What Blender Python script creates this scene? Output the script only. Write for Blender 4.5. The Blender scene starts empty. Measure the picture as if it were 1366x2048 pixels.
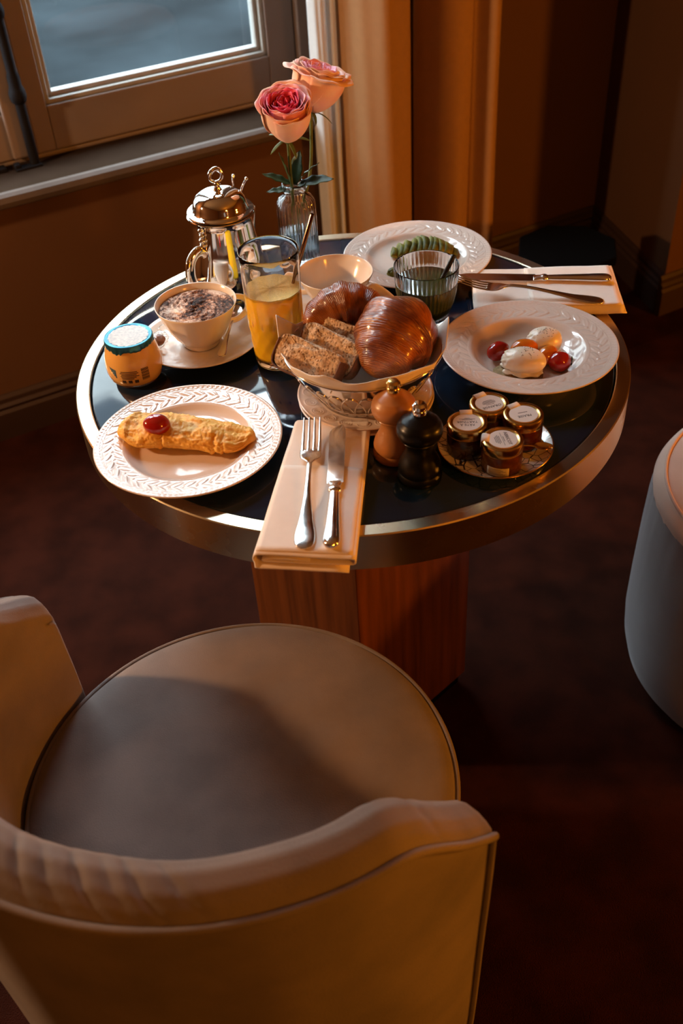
import bpy, math, random
import numpy as np
from mathutils import Vector, Matrix, noise
random.seed(7); rng = np.random.default_rng(7)
PI = math.pi
scene = bpy.context.scene
COL = scene.collection
T = 0.74                      # table top height
rad = math.radians

# ------------------------------------------------------------------ camera
cam_d = bpy.data.cameras.new('camera'); cam = bpy.data.objects.new('camera', cam_d); COL.objects.link(cam)
cam_d.sensor_fit = 'VERTICAL'; cam_d.sensor_height = 36.0; cam_d.sensor_width = 24.0; cam_d.lens = 35.0
cam_d.clip_start = 0.05; cam_d.clip_end = 100
_yaw, _pitch, _roll = -0.023437, 0.711914, -0.071788
_f = Vector((math.sin(_yaw)*math.cos(_pitch), math.cos(_yaw)*math.cos(_pitch), -math.sin(_pitch)))
_r = Vector((math.cos(_yaw), -math.sin(_yaw), 0)); _u = _r.cross(_f)
_c, _s = math.cos(_roll), math.sin(_roll)
_R, _U = _c*_r + _s*_u, -_s*_r + _c*_u
cam.matrix_world = Matrix(((_R.x, _U.x, -_f.x, 0.0), (_R.y, _U.y, -_f.y, -1.26022), (_R.z, _U.z, -_f.z, 1.52278), (0, 0, 0, 1)))
cam_d.dof.use_dof = True; cam_d.dof.focus_distance = 1.42; cam_d.dof.aperture_fstop = 5.0
scene.camera = cam

# ------------------------------------------------------------------ world, lamps, exposure
SKY = 25.0; LAMP_R = 118.0; LAMP_L = 108.0; LAMP_B = 84.0
world = bpy.data.worlds.new('world'); scene.world = world; world.use_nodes = True
wn = world.node_tree.nodes; bg = wn['Background']
bg.inputs['Color'].default_value = (0.80, 0.91, 1.0, 1); bg.inputs['Strength'].default_value = SKY
scene.view_settings.view_transform = 'Standard'; scene.view_settings.look = 'None'
scene.view_settings.exposure = 0.0; scene.view_settings.gamma = 1.0
scene.view_settings.use_curve_mapping = False

def point_lamp(name, loc, energy, color, radius):
    d = bpy.data.lights.new(name, 'POINT'); d.energy = energy; d.color = color; d.shadow_soft_size = radius
    o = bpy.data.objects.new(name, d); COL.objects.link(o); o.location = loc; return o
WARM = (1.0, 0.32, 0.022); PEACH = (1.0, 0.56, 0.27)
point_lamp('lamp_light_right', (2.40, -0.45, 0.92), LAMP_R, WARM, 0.10)
point_lamp('lamp_light_left', (-1.73, -0.10, 1.35), LAMP_L, PEACH, 0.05)

point_lamp('lamp_light_rear', (1.60, -2.60, 1.90), LAMP_B, WARM, 0.12)

# window-wall frame: t along the wall, s outwards, z up
WA = rad(28.0); WU = Vector((math.cos(WA), math.sin(WA), 0)); WN = Vector((-math.sin(WA), math.cos(WA), 0))
def W(t, s, z=0.0): return WU*t + WN*s + Vector((0, 0, z))
pd = bpy.data.lights.new('window_portal', 'AREA'); pd.shape = 'RECTANGLE'; pd.size = 1.5; pd.size_y = 1.95; pd.cycles.is_portal = True
po = bpy.data.objects.new('window_portal', pd); COL.objects.link(po)
po.matrix_world = Matrix(((WU.x, 0, WN.x, W(-.11, 1.46).x), (WU.y, 0, WN.y, W(-.11, 1.46).y), (0, 1, 0, 1.60), (0, 0, 0, 1)))

# ------------------------------------------------------------------ materials
MATS = {}
def nodes(m): return m.node_tree.nodes, m.node_tree.links
def mat(name, color, rough=0.5, metal=0.0, spec=0.5, vary=0.0, vscale=40.0, color2=None, bump=0.0, bscale=200.0, bdetail=3.0, bdist=0.001,
        trans=0.0, ior=1.5, sheen=0.0, sss=0.0, sssr=(1, .5, .25), sssscale=0.01, coat=0.0, coatr=0.05, aniso=0.0, stretch=None, rvary=0.0, vdetail=4.0):
    m = bpy.data.materials.new(name); m.use_nodes = True; MATS[name] = m
    N, L = nodes(m); b = N['Principled BSDF']
    def S(k, v): b.inputs[k].default_value = v
    S('Base Color', (*color, 1)); S('Roughness', rough); S('Metallic', metal); S('Specular IOR Level', spec); S('IOR', ior)
    S('Transmission Weight', trans); S('Sheen Weight', sheen); S('Sheen Roughness', 0.4); S('Coat Weight', coat); S('Coat Roughness', coatr)
    if sheen: S('Sheen Tint', (*[min(1, c*1.5+.1) for c in color], 1))
    if sss: S('Subsurface Weight', sss); S('Subsurface Radius', sssr); S('Subsurface Scale', sssscale)
    tc = N.new('ShaderNodeTexCoord'); mp = N.new('ShaderNodeMapping'); L.new(tc.outputs['Object'], mp.inputs['Vector'])
    if stretch: mp.inputs['Scale'].default_value = stretch
    nz = N.new('ShaderNodeTexNoise'); nz.inputs['Scale'].default_value = vscale; nz.inputs['Detail'].default_value = vdetail
    L.new(mp.outputs['Vector'], nz.inputs['Vector'])
    c2 = color2 if color2 else tuple(c*(1-vary) for c in color)
    if vary or color2:
        rp = N.new('ShaderNodeValToRGB'); rp.color_ramp.elements[0].position = .36; rp.color_ramp.elements[1].position = .64
        rp.color_ramp.elements[0].color = (*c2, 1); rp.color_ramp.elements[1].color = (*color, 1)
        L.new(nz.outputs['Fac'], rp.inputs['Fac']); L.new(rp.outputs['Color'], b.inputs['Base Color'])
    if rvary:
        mr = N.new('ShaderNodeMapRange'); mr.inputs['From Min'].default_value = .3; mr.inputs['From Max'].default_value = .7
        mr.inputs['To Min'].default_value = max(0, rough-rvary); mr.inputs['To Max'].default_value = rough+rvary
        L.new(nz.outputs['Fac'], mr.inputs['Value']); L.new(mr.outputs['Result'], b.inputs['Roughness'])
    if bump:
        n2 = N.new('ShaderNodeTexNoise'); n2.inputs['Scale'].default_value = bscale; n2.inputs['Detail'].default_value = bdetail
        L.new(mp.outputs['Vector'], n2.inputs['Vector'])
        bp = N.new('ShaderNodeBump'); bp.inputs['Strength'].default_value = bump; bp.inputs['Distance'].default_value = bdist
        L.new(n2.outputs['Fac'], bp.inputs['Height']); L.new(bp.outputs['Normal'], b.inputs['Normal'])
    return m

mat('porcelain', (.76, .62, .53), .12, spec=.6, vary=.02, vscale=30, coat=.5, coatr=.03)
mat('cup_white', (.82, .70, .60), .16, spec=.5, vary=.02, vscale=30)
mat('silver', (.93, .90, .86), .05, metal=1, vary=.03, rvary=.03, vscale=25)
mat('cutlery_steel', (.88, .85, .82), .16, metal=1, vary=.05, vscale=60, rvary=.05)
mat('chrome', (.85, .82, .78), .10, metal=1, vary=.05, vscale=60)
mat('brass', (.72, .60, .42), .27, metal=1, vary=.05, vscale=8, rvary=.04)
mat('gold_lid', (.78, .52, .17), .20, metal=1, vary=.08, vscale=60)
mat('gold_edge', (.70, .42, .15), .25, metal=1, vary=.05)
mat('copper_straw', (.42, .26, .13), .12, metal=1, vary=.05)
mat('black_straw', (.02, .018, .016), .25, metal=.6, vary=.1)
mat('napkin', (.90, .78, .69), .85, vary=.03, vscale=60, bump=.35, bscale=1500, bdist=.0004, sheen=.15)
mat('liner_paper', (.80, .70, .60), .75, vary=.04, vscale=60, bump=.2, bscale=900, bdist=.0004)
mat('table_navy', (.004, .013, .034), .06, spec=.62, vary=.5, vscale=9, color2=(.006, .017, .036), rvary=.05)
mat('walnut', (.155, .046, .010), .42, vary=.5, vscale=9, stretch=(6, 6, .35), bump=.15, bscale=60, bdist=.0006)
mat('black_table', (.0012, .0012, .0012), .9, spec=.05, vary=.2)
mat('wall_paint', (.078, .030, .0055), .80, vary=.05, vscale=6, bump=.2, bscale=420, bdist=.0008)
mat('ceiling_paint', (.20, .16, .12), .85, vary=.04, vscale=5)
mat('skirting', (.026, .011, .005), .55, vary=.1, vscale=12)
mat('window_paint', (.150, .115, .098), .42, vary=.05, vscale=14, bump=.06, bscale=160, bdist=.0006)
mat('window_bead', (.24, .235, .215), .36, vary=.05, vscale=18)
mat('iron', (.006, .006, .008), .8, spec=.1, vary=.2, bump=.3, bscale=220)
mat('velvet', (.215, .172, .155), .85, sheen=.2, vary=.20, vscale=9, vdetail=6, color2=(.150, .123, .116), bump=.45, bscale=520, bdist=.0010)
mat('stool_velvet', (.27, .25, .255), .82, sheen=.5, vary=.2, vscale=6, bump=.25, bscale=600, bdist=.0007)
mat('stool_top_lamp_tint', (.62, .42, .33), .85, sheen=.4, vary=.12, vscale=10, bump=.25, bscale=600, bdist=.0007)  # lighter, peachier than the body: lamplight on the top put into the colour
mat('carpet', (.029, .0066, .003), .95, spec=.06, vary=.45, vscale=11, bump=.8, bscale=480, bdist=.004)
mat('street', (.0078, .0112, .0132), .9, spec=.05, vscale=1.1, vdetail=5, color2=(.0022, .0034, .0042))
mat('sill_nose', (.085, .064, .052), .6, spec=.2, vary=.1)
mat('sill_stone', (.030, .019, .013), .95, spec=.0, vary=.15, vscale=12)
mat('facade_stone', (.40, .40, .38), .9, vary=.15, vscale=1.2)
mat('facade_glass', (.03, .04, .05), .2, vary=.2)
mat('juice_orange', (.98, .56, .018), .22, coat=.8, coatr=.02, sss=.3, sssr=(1, .5, .1), sssscale=.012, vary=.05, vscale=80)
mat('juice_foam', (.94, .60, .16), .7, vary=.15, vscale=420, bump=.6, bscale=700, bdist=.0008)
mat('juice_green', (.030, .040, .004), .3, coat=.8, coatr=.02, vary=.3, vscale=300, color2=(.045, .058, .008))
mat('yogurt', (.88, .50, .14), .25, coat=.9, coatr=.02, sss=.2, sssr=(1, .7, .4), sssscale=.008, vary=.03)
mat('foil_blue', (.05, .22, .32), .30, metal=.75, vary=.25, vscale=160)
mat('foil_print', (.74, .70, .66), .38, vary=.12, vscale=260, color2=(.50, .50, .50))
mat('ink', (.05, .026, .018), .6, vary=.05)
mat('ink_blue', (.03, .09, .14), .5, vary=.05)
mat('paper', (.84, .76, .69), .8, vary=.03, vscale=120)
mat('paper_cream', (.66, .57, .36), .8, vary=.18, vscale=500)
mat('coffee_foam', (.80, .60, .45), .75, bump=.5, bscale=500, bdist=.0008)
mat('omelette', (.92, .53, .10), .48, vary=.25, vscale=70, color2=(.84, .40, .05), bump=.7, bscale=230, bdetail=6, bdist=.0018, sss=.15, sssr=(1, .6, .2), sssscale=.006, spec=.35)
mat('tomato_red', (.42, .012, .008), .12, coat=.5, vary=.25, vscale=60, sss=.15, sssr=(1, .15, .08), sssscale=.004)
mat('tomato_orange', (.72, .19, .015), .14, coat=.5, vary=.25, vscale=60, sss=.25, sssr=(1, .4, .1), sssscale=.006)
mat('calyx', (.03, .05, .012), .6, vary=.3, vscale=200)
mat('egg_white', (.86, .76, .62), .30, vary=.06, vscale=50, sss=.3, sssr=(1, .7, .45), sssscale=.008, bump=.25, bscale=120, bdist=.001)
mat('pepper', (.06, .035, .02), .7, vary=.2)
mat('toast', (.36, .23, .10), .85, vary=.45, vscale=160, bump=.9, bscale=240, bdist=.002)
mat('avocado', (.25, .21, .022), .5, spec=.2, color2=(.055, .060, .005), vscale=45, vdetail=5, bump=.2, bscale=150)
mat('avocado_skin', (.055, .11, .02), .35, vary=.3, vscale=60)
mat('croissant', (.46, .135, .020), .30, color2=(.17, .036, .006), vscale=38, coat=.45, coatr=.14, bump=.5, bscale=120, bdist=.001)
mat('bread_crumb', (.86, .58, .35), .9, vary=.42, vscale=150, vdetail=7, bump=1.0, bscale=330, bdetail=6, bdist=.003)
mat('bread_crust', (.17, .060, .020), .7, vary=.4, vscale=90, bump=.7, bscale=260, bdist=.0015)
mat('mill_wood', (.50, .20, .055), .38, vary=.25, vscale=18, stretch=(1, 1, .15), coat=.2, coatr=.2)
mat('mill_black', (.0035, .003, .003), .33, spec=.22, vary=.2, coat=.08, coatr=.2)
mat('jam_dark', (.035, .010, .006), .20, vary=.3, coat=.6)
mat('jam_red', (.12, .010, .006), .18, vary=.3, coat=.6)
mat('jam_amber', (.26, .062, .010), .18, vary=.4, vscale=80, coat=.6)
mat('stem_green', (.085, .13, .025), .5, vary=.3, vscale=60)
mat('leaf_green', (.030, .062, .014), .45, vary=.4, vscale=40, spec=.35)
mat('sweet', (.28, .11, .055), .4, vary=.3, vscale=120)
mat('petal_deep', (.84, .085, .19), .5, vary=.25, vscale=60, color2=(.70, .035, .11), sheen=.2, sss=.1, sssscale=.003)
mat('petal_mid', (.92, .31, .43), .5, vary=.3, vscale=50, color2=(.92, .46, .46), sheen=.2, sss=.1, sssscale=.003)
mat('petal_pale', (.94, .63, .48), .5, vary=.15, vscale=40, color2=(.92, .50, .42), sheen=.2, sss=.15, sssscale=.004)
mat('water', (.92, .97, 1.0), .0, trans=1.0, ior=1.33)
def glass(name, color=(1, 1, 1), rough=0.0, ior=1.46):
    m = mat(name, color, rough, trans=1.0, ior=ior); return m
glass('clear_glass'); glass('jar_glass', (.98, .96, .92)); glass('film', (1, 1, 1), .04, 1.25)

def crackle_plate():
    m = mat('crackle_glaze', (.80, .72, .60), .14, spec=.6, coat=.3); N, L = nodes(m); b = N['Principled BSDF']
    tc = N.new('ShaderNodeTexCoord'); v = N.new('ShaderNodeTexVoronoi'); v.feature = 'DISTANCE_TO_EDGE'; v.inputs['Scale'].default_value = 75
    mp = N.new('ShaderNodeMapping'); mp.inputs['Scale'].default_value = (1, 1, .01)
    r = N.new('ShaderNodeValToRGB'); r.color_ramp.elements[0].position = .022; r.color_ramp.elements[1].position = .042
    r.color_ramp.elements[0].color = (.03, .025, .02, 1); r.color_ramp.elements[1].color = (.80, .72, .60, 1)
    L.new(tc.outputs['Object'], mp.inputs['Vector']); L.new(mp.outputs['Vector'], v.inputs['Vector'])
    L.new(v.outputs['Distance'], r.inputs['Fac']); L.new(r.outputs['Color'], b.inputs['Base Color'])
crackle_plate()
def cocoa_foam():
    m = MATS['coffee_foam']; N, L = nodes(m); b = N['Principled BSDF']
    tc = N.new('ShaderNodeTexCoord'); big = N.new('ShaderNodeTexNoise'); big.inputs['Scale'].default_value = 26; big.inputs['Detail'].default_value = 2
    fine = N.new('ShaderNodeTexNoise'); fine.inputs['Scale'].default_value = 210; fine.inputs['Detail'].default_value = 6; fine.inputs['Roughness'].default_value = .7
    L.new(tc.outputs['Object'], big.inputs['Vector']); L.new(tc.outputs['Object'], fine.inputs['Vector'])
    ad = N.new('ShaderNodeMath'); ad.operation = 'MULTIPLY_ADD'; ad.inputs[1].default_value = 1.1; L.new(big.outputs['Fac'], ad.inputs[0]); L.new(fine.outputs['Fac'], ad.inputs[2])
    r = N.new('ShaderNodeValToRGB'); e = r.color_ramp.elements
    e[0].position = .84; e[0].color = (.025, .012, .008, 1); e[1].position = 1.0; e[1].color = (.30, .12, .06, 1)
    x = e.new(.92); x.color = (.15, .055, .028, 1); x = r.color_ramp.elements.new(.98); x.color = (.42, .20, .11, 1)
    mr = N.new('ShaderNodeMapRange'); mr.inputs['From Min'].default_value = .70; mr.inputs['From Max'].default_value = 1.45
    L.new(ad.outputs['Value'], mr.inputs['Value'])
    e = r.color_ramp.elements
    for k, (p, c) in enumerate([(.22, (.03, .016, .012)), (.36, (.16, .060, .030)), (.46, (.52, .27, .16)), (.62, (.86, .66, .52))]): e[k].position = p; e[k].color = (*c, 1)
    L.new(mr.outputs['Result'], r.inputs['Fac']); L.new(r.outputs['Color'], b.inputs['Base Color'])
cocoa_foam()
def pane_material():
    m = bpy.data.materials.new('window_glass'); m.use_nodes = True; MATS['window_glass'] = m; N, L = nodes(m)
    N.remove(N['Principled BSDF']); out = N['Material Output']
    tr = N.new('ShaderNodeBsdfTransparent'); gl = N.new('ShaderNodeBsdfGlossy'); gl.inputs['Roughness'].default_value = .01
    fr = N.new('ShaderNodeFresnel'); fr.inputs['IOR'].default_value = 1.45; mx = N.new('ShaderNodeMixShader')
    tr.inputs['Color'].default_value = (.90, .96, .97, 1)
    L.new(fr.outputs['Fac'], mx.inputs['Fac']); L.new(tr.outputs['BSDF'], mx.inputs[1]); L.new(gl.outputs['BSDF'], mx.inputs[2])
    L.new(mx.outputs['Shader'], out.inputs['Surface'])
pane_material()
def cloth_material(name, color, translucent, bump=.2):
    m = mat(name, color, .85, vary=.06, vscale=60, sheen=.2, bump=bump, bscale=900, bdist=.0005); N, L = nodes(m); b = N['Principled BSDF']
    tr = N.new('ShaderNodeBsdfTranslucent'); tr.inputs['Color'].default_value = (*color, 1); mx = N.new('ShaderNodeMixShader'); mx.inputs['Fac'].default_value = translucent
    L.new(b.outputs['BSDF'], mx.inputs[1]); L.new(tr.outputs['BSDF'], mx.inputs[2]); L.new(mx.outputs['Shader'], N['Material Output'].inputs['Surface'])
cloth_material('curtain_cloth', (.40, .225, .10), .10); cloth_material('sheer_cloth', (.70, .69, .67), .42)
def wave_bump(name, scale, strength, dist, axis='X', distortion=2.0):
    m = MATS[name]; N, L = nodes(m); b = N['Principled BSDF']
    tc = N.new('ShaderNodeTexCoord'); w = N.new('ShaderNodeTexWave'); w.bands_direction = axis
    w.inputs['Scale'].default_value = scale; w.inputs['Distortion'].default_value = distortion; w.inputs['Detail'].default_value = 3
    L.new(tc.outputs['UV'], w.inputs['Vector'])
    bp = N.new('ShaderNodeBump'); bp.inputs['Strength'].default_value = strength; bp.inputs['Distance'].default_value = dist
    L.new(w.outputs['Fac'], bp.inputs['Height'])
    old = b.inputs['Normal'].links
    if old: L.new(old[0].from_socket, bp.inputs['Normal'])
    L.new(bp.outputs['Normal'], b.inputs['Normal'])
wave_bump('croissant', 16, .55, .0012, 'X', 5.0)
def flaky():
    m = MATS['croissant']; N, L = nodes(m); b = N['Principled BSDF']
    tc = N.new('ShaderNodeTexCoord'); w = N.new('ShaderNodeTexWave'); w.bands_direction = 'X'; w.inputs['Scale'].default_value = 11; w.inputs['Distortion'].default_value = 7; w.inputs['Detail'].default_value = 4; w.inputs['Detail Scale'].default_value = 2.5
    L.new(tc.outputs['UV'], w.inputs['Vector']); r = N.new('ShaderNodeValToRGB'); r.color_ramp.elements[0].color = (.34, .26, .22, 1); r.color_ramp.elements[1].color = (1, 1, 1, 1); r.color_ramp.elements[1].position = .55
    L.new(w.outputs['Fac'], r.inputs['Fac']); mx = N.new('ShaderNodeMix'); mx.data_type = 'RGBA'; mx.blend_type = 'MULTIPLY'; mx.inputs['Factor'].default_value = .5
    src = b.inputs['Base Color'].links[0].from_socket; L.new(src, mx.inputs['A']); L.new(r.outputs['Color'], mx.inputs['B']); L.new(mx.outputs['Result'], b.inputs['Base Color'])
flaky()
def porous():
    m = MATS['bread_crumb']; N, L = nodes(m); b = N['Principled BSDF']
    tc = N.new('ShaderNodeTexCoord'); v = N.new('ShaderNodeTexVoronoi'); v.inputs['Scale'].default_value = 230; v.inputs['Randomness'].default_value = 1
    L.new(tc.outputs['Object'], v.inputs['Vector']); r = N.new('ShaderNodeValToRGB'); r.color_ramp.elements[0].position = .12; r.color_ramp.elements[0].color = (.33, .24, .17, 1); r.color_ramp.elements[1].position = .42; r.color_ramp.elements[1].color = (1, 1, 1, 1)
    L.new(v.outputs['Distance'], r.inputs['Fac']); mx = N.new('ShaderNodeMix'); mx.data_type = 'RGBA'; mx.blend_type = 'MULTIPLY'; mx.inputs['Factor'].default_value = .7
    src = b.inputs['Base Color'].links[0].from_socket; L.new(src, mx.inputs['A']); L.new(r.outputs['Color'], mx.inputs['B']); L.new(mx.outputs['Result'], b.inputs['Base Color'])
    bp = N.new('ShaderNodeBump'); bp.inputs['Strength'].default_value = .9; bp.inputs['Distance'].default_value = .002; L.new(r.outputs['Color'], bp.inputs['Height'])
    L.new(b.inputs['Normal'].links[0].from_socket, bp.inputs['Normal']); L.new(bp.outputs['Normal'], b.inputs['Normal'])
porous()

# ------------------------------------------------------------------ mesh helpers
def mesh(name, verts, faces, m, parent=None, smooth=True, sharp=None, uv=None):
    me = bpy.data.meshes.new(name); me.from_pydata([tuple(map(float, v)) for v in verts], [], faces)
    mm = MATS[m] if isinstance(m, str) else m; me.materials.append(mm)
    if smooth: me.polygons.foreach_set('use_smooth', [True]*len(me.polygons))
    if uv is not None:
        ul = me.uv_layers.new(name='UVMap'); li = np.empty(len(me.loops), int); me.loops.foreach_get('vertex_index', li)
        ul.data.foreach_set('uv', np.asarray(uv, float)[li].ravel())
    me.update()
    if smooth and sharp is not None: me.set_sharp_from_angle(angle=rad(sharp))
    return link(name, me, parent)
def link(name, me, parent=None):
    o = bpy.data.objects.new(name, me); COL.objects.link(o)
    if parent is not None: o.parent = parent
    return o
def tag(o, label, cat, group=None):
    o['label'] = label; o['category'] = cat
    if group: o['group'] = group
    return o
def thing(name, label, cat, loc=(0, 0, 0), rz=0.0, group=None):
    o = bpy.data.objects.new(name, None); COL.objects.link(o); o.location = loc; o.rotation_euler = (0, 0, rz)
    o.empty_display_size = .05
    return tag(o, label, cat, group)
def struct(o): o['kind'] = 'structure'; return o
def place(o, loc, rot=(0, 0, 0)): o.location = loc; o.rotation_euler = rot; return o
class MB:
    def __init__(s): s.v = []; s.f = []
    def add(s, v, f):
        k = len(s.v); s.v += [tuple(x) for x in v]; s.f += [tuple(i+k for i in q) for q in f]; return s
    def box(s, a, b, fr=None):
        v = [(x, y, z) for z in (a[2], b[2]) for y in (a[1], b[1]) for x in (a[0], b[0])]
        if fr: v = [fr(*p) for p in v]
        return s.add(v, [(0, 2, 3, 1), (4, 5, 7, 6), (0, 1, 5, 4), (2, 6, 7, 3), (0, 4, 6, 2), (1, 3, 7, 5)])
    def build(s, name, m, parent=None, smooth=False, sharp=None): return mesh(name, s.v, s.f, m, parent, smooth, sharp)
def lathe_data(prof, n=64, fun=None, t0=0.0, t1=2*PI):
    full = abs(t1-t0-2*PI) < 1e-6
    P = np.array(prof, float); k = len(P); cols = n if full else n+1
    th = t0+(t1-t0)*np.arange(cols)/n
    R = np.repeat(P[:, 0][None], cols, 0); Z = np.repeat(P[:, 1][None], cols, 0)
    if fun is not None: R, Z = fun(np.repeat(th[:, None], k, 1), R, Z)
    V = np.stack([R*np.cos(th)[:, None], R*np.sin(th)[:, None], Z], -1).reshape(-1, 3)
    F = []
    for i in range(n):
        a = i*k; b = ((i+1) % cols)*k
        for j in range(k-1):
            p0, p1 = P[j, 0] < 1e-7, P[j+1, 0] < 1e-7
            if p0 and p1: continue
            F.append((a+j, b+j, b+j+1, a+j+1))
    return V, F
def lathe(name, prof, m, parent=None, n=64, fun=None, sharp=50, **kw):
    V, F = lathe_data(prof, n, fun, **kw); o = mesh(name, V, F, m, parent, True, None)
    bm_clean(o.data); 
    if sharp: o.data.set_sharp_from_angle(angle=rad(sharp))
    return o
import bmesh
def bm_clean(me, d=1e-6):
    b = bmesh.new(); b.from_mesh(me); bmesh.ops.remove_doubles(b, verts=b.verts, dist=d)
    bmesh.ops.recalc_face_normals(b, faces=b.faces); b.to_mesh(me); b.free()
def smoothpts(pts, per=8, closed=False):
    P = [Vector(p) for p in pts]; n = len(P); out = []
    rng_ = range(n) if closed else range(n-1)
    for i in rng_:
        p1, p2 = P[i], P[(i+1) % n]
        p0 = P[(i-1) % n] if (closed or i > 0) else p1*2-p2
        p3 = P[(i+2) % n] if (closed or i+2 < n) else p2*2-p1
        for j in range(per):
            t = j/per
            out.append(.5*((2*p1)+(-p0+p2)*t+(2*p0-5*p1+4*p2-p3)*t*t+(-p0+3*p1-3*p2+p3)*t*t*t))
    if not closed: out.append(P[-1].copy())
    return out
def sweep_data(pts, radii, n=12, closed=False, flat=1.0, up=None, cap=True):
    """tube; radii a number, a list, or list of (across, up) pairs"""
    P = [Vector(p) for p in pts]; k = len(P)
    if not isinstance(radii, (list, tuple, np.ndarray)): radii = [radii]*k
    rr = [(r, r*flat) if not isinstance(r, (tuple, list)) else r for r in radii]
    V = []; prev = None
    for i in range(k):
        if closed: d = P[(i+1) % k]-P[i-1]
        else: d = P[min(i+1, k-1)]-P[max(i-1, 0)]
        d.normalize()
        if up is not None: side = d.cross(Vector(up))
        elif prev is None:
            a = Vector((0, 0, 1)) if abs(d.z) < .9 else Vector((1, 0, 0)); side = d.cross(a)
        else: side = prev - d*prev.dot(d)
        if side.length < 1e-9: side = prev if prev is not None else Vector((1, 0, 0))
        side.normalize(); prev = side; nn = side.cross(d)
        for j in range(n):
            t = 2*PI*j/n; V.append(P[i]+side*(math.cos(t)*rr[i][0])+nn*(math.sin(t)*rr[i][1]))
    F = []
    for i in range(k if closed else k-1):
        a = i*n; b = ((i+1) % k)*n
        for j in range(n): F.append((a+j, a+(j+1) % n, b+(j+1) % n, b+j))
    if not closed and cap: F.append(tuple(range(n-1, -1, -1))); F.append(tuple(range((k-1)*n, k*n)))
    return V, F
def sweep(name, pts, radii, m, parent=None, n=12, sharp=60, **kw):
    V, F = sweep_data(pts, radii, n, **kw); return mesh(name, V, F, m, parent, True, sharp)
def grid(name, nu, nv, fun, m, parent=None, wrapu=False, thick=0.0, uv=False, sharp=None):
    V = []; UV = []
    for i in range(nu):
        for j in range(nv):
            u = i/(nu if wrapu else nu-1); v = j/(nv-1); V.append(fun(u, v)); UV.append((u, v))
    F = []
    for i in range(nu if wrapu else nu-1):
        for j in range(nv-1):
            a = i*nv+j; b = ((i+1) % nu)*nv+j; F.append((a, b, b+1, a+1))
    o = mesh(name, V, F, m, parent, True, sharp, UV if uv else None)
    if thick:
        md = o.modifiers.new('thickness', 'SOLIDIFY'); md.thickness = thick; md.offset = 0
    return o
def bevel(o, w, seg=3, ang=40):
    md = o.modifiers.new('bevel', 'BEVEL'); md.width = w; md.segments = seg; md.limit_method = 'ANGLE'; md.angle_limit = rad(ang); return o
def nz(x, y, z=0.0): return noise.noise(Vector((x, y, z)))
def lettering(txt, size, m, parent, loc, rz, name='lettering', sx=1.0):
    cu = bpy.data.curves.new(name, 'FONT'); cu.body = txt; cu.size = size; cu.align_x = 'CENTER'; cu.align_y = 'CENTER'; cu.extrude = .00008; cu.resolution_u = 2
    tmp = bpy.data.objects.new('tmp', cu); me = bpy.data.meshes.new_from_object(tmp); bpy.data.objects.remove(tmp)
    me.materials.append(MATS[m]); o = link(name, me, parent); o.location = loc; o.rotation_euler = (0, 0, rz); o.scale = (sx, 1, 1); return o

# ================================================================== SETTING
def fw(t, s, z): return W(t, s, z)
S0, S1 = 1.22, 1.46          # inner and outer face of the window wall
TL, TR = -0.88, 0.645        # window opening
ZS, ZT = 0.615, 2.55
floor = MB(); floor.add([(-5, -5, 0), (6, -5, 0), (6, 4, 0), (-5, 4, 0)], [(0, 1, 2, 3)])
floor = struct(mesh('floor', [W(-2.9, -4.2), W(3.2, -4.2), W(3.2, 1.46), W(-2.9, 1.46)], [(0, 1, 2, 3)], 'carpet', smooth=False))
struct(mesh('ceiling', [W(-2.9, -4.2, 2.85), W(3.2, -4.2, 2.85), W(3.2, 1.46, 2.85), W(-2.9, 1.46, 2.85)], [(3, 2, 1, 0)], 'ceiling_paint', smooth=False))
m = MB()
m.box((-2.9, S0, 0), (1.62, S1, ZS), fw); m.box((-2.9, S0, ZS), (TL, S1, 2.85), fw); m.box((TR, S0, ZS), (1.62, S1, 2.85), fw); m.box((TL, S0, ZT), (TR, S1, 2.85), fw)
struct(m.build('wall_back', 'wall_paint'))
# the pillar that closes the corner: slanted side face, then the wall running on to the right
m = MB()
pl = [(1.575, 1.22), (1.43, .74), (3.2, .74), (3.2, 1.46), (1.575, 1.46)]
k = len(pl); m.add([W(t, s, 0) for t, s in pl]+[W(t, s, 2.85) for t, s in pl], [tuple(range(k))]+[tuple(range(2*k-1, k-1, -1))]+[(i, i+k, (i+1) % k+k, (i+1) % k) for i in range(k)])
struct(m.build('wall_pillar', 'wall_paint'))
struct(MB().box((-3.0, -4.2, 0), (-2.9, 1.46, 2.85), fw).build('wall_left', 'wall_paint'))
struct(MB().box((3.2, -4.2, 0), (3.3, 1.46, 2.85), fw).build('wall_right', 'wall_paint'))
struct(MB().box((-2.9, -4.3, 0), (3.2, -4.2, 2.85), fw).build('wall_front', 'wall_paint'))
def skirting(name, a, b, side):
    """moulded skirting board from a to b (t,s); side = unit (dt,ds) pointing into the room"""
    prof = [(0, 0), (.020, 0), (.020, .075), (.014, .083), (.017, .092), (.010, .100), (.010, .112), (.004, .122), (0, .122)]
    V = []; F = []; k = len(prof)
    for (t, s) in (a, b):
        for d, z in prof: V.append(W(t+side[0]*d, s+side[1]*d, z))
    for j in range(k): F.append((j, (j+1) % k, k+(j+1) % k, k+j))
    F += [tuple(range(k)), tuple(range(2*k-1, k-1, -1))]
    return struct(mesh(name, V, F, 'skirting', smooth=False))
skirting('baseboard_back', (-2.9, S0), (1.575, S0), (0, -1))
_d = Vector((.48, -.145)).normalized()
skirting('baseboard_pillar', (1.575, S0), (1.43, .74), (-_d.x, _d.y))
skirting('baseboard_right', (1.41, .74), (3.2, .74), (0, -1))

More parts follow.
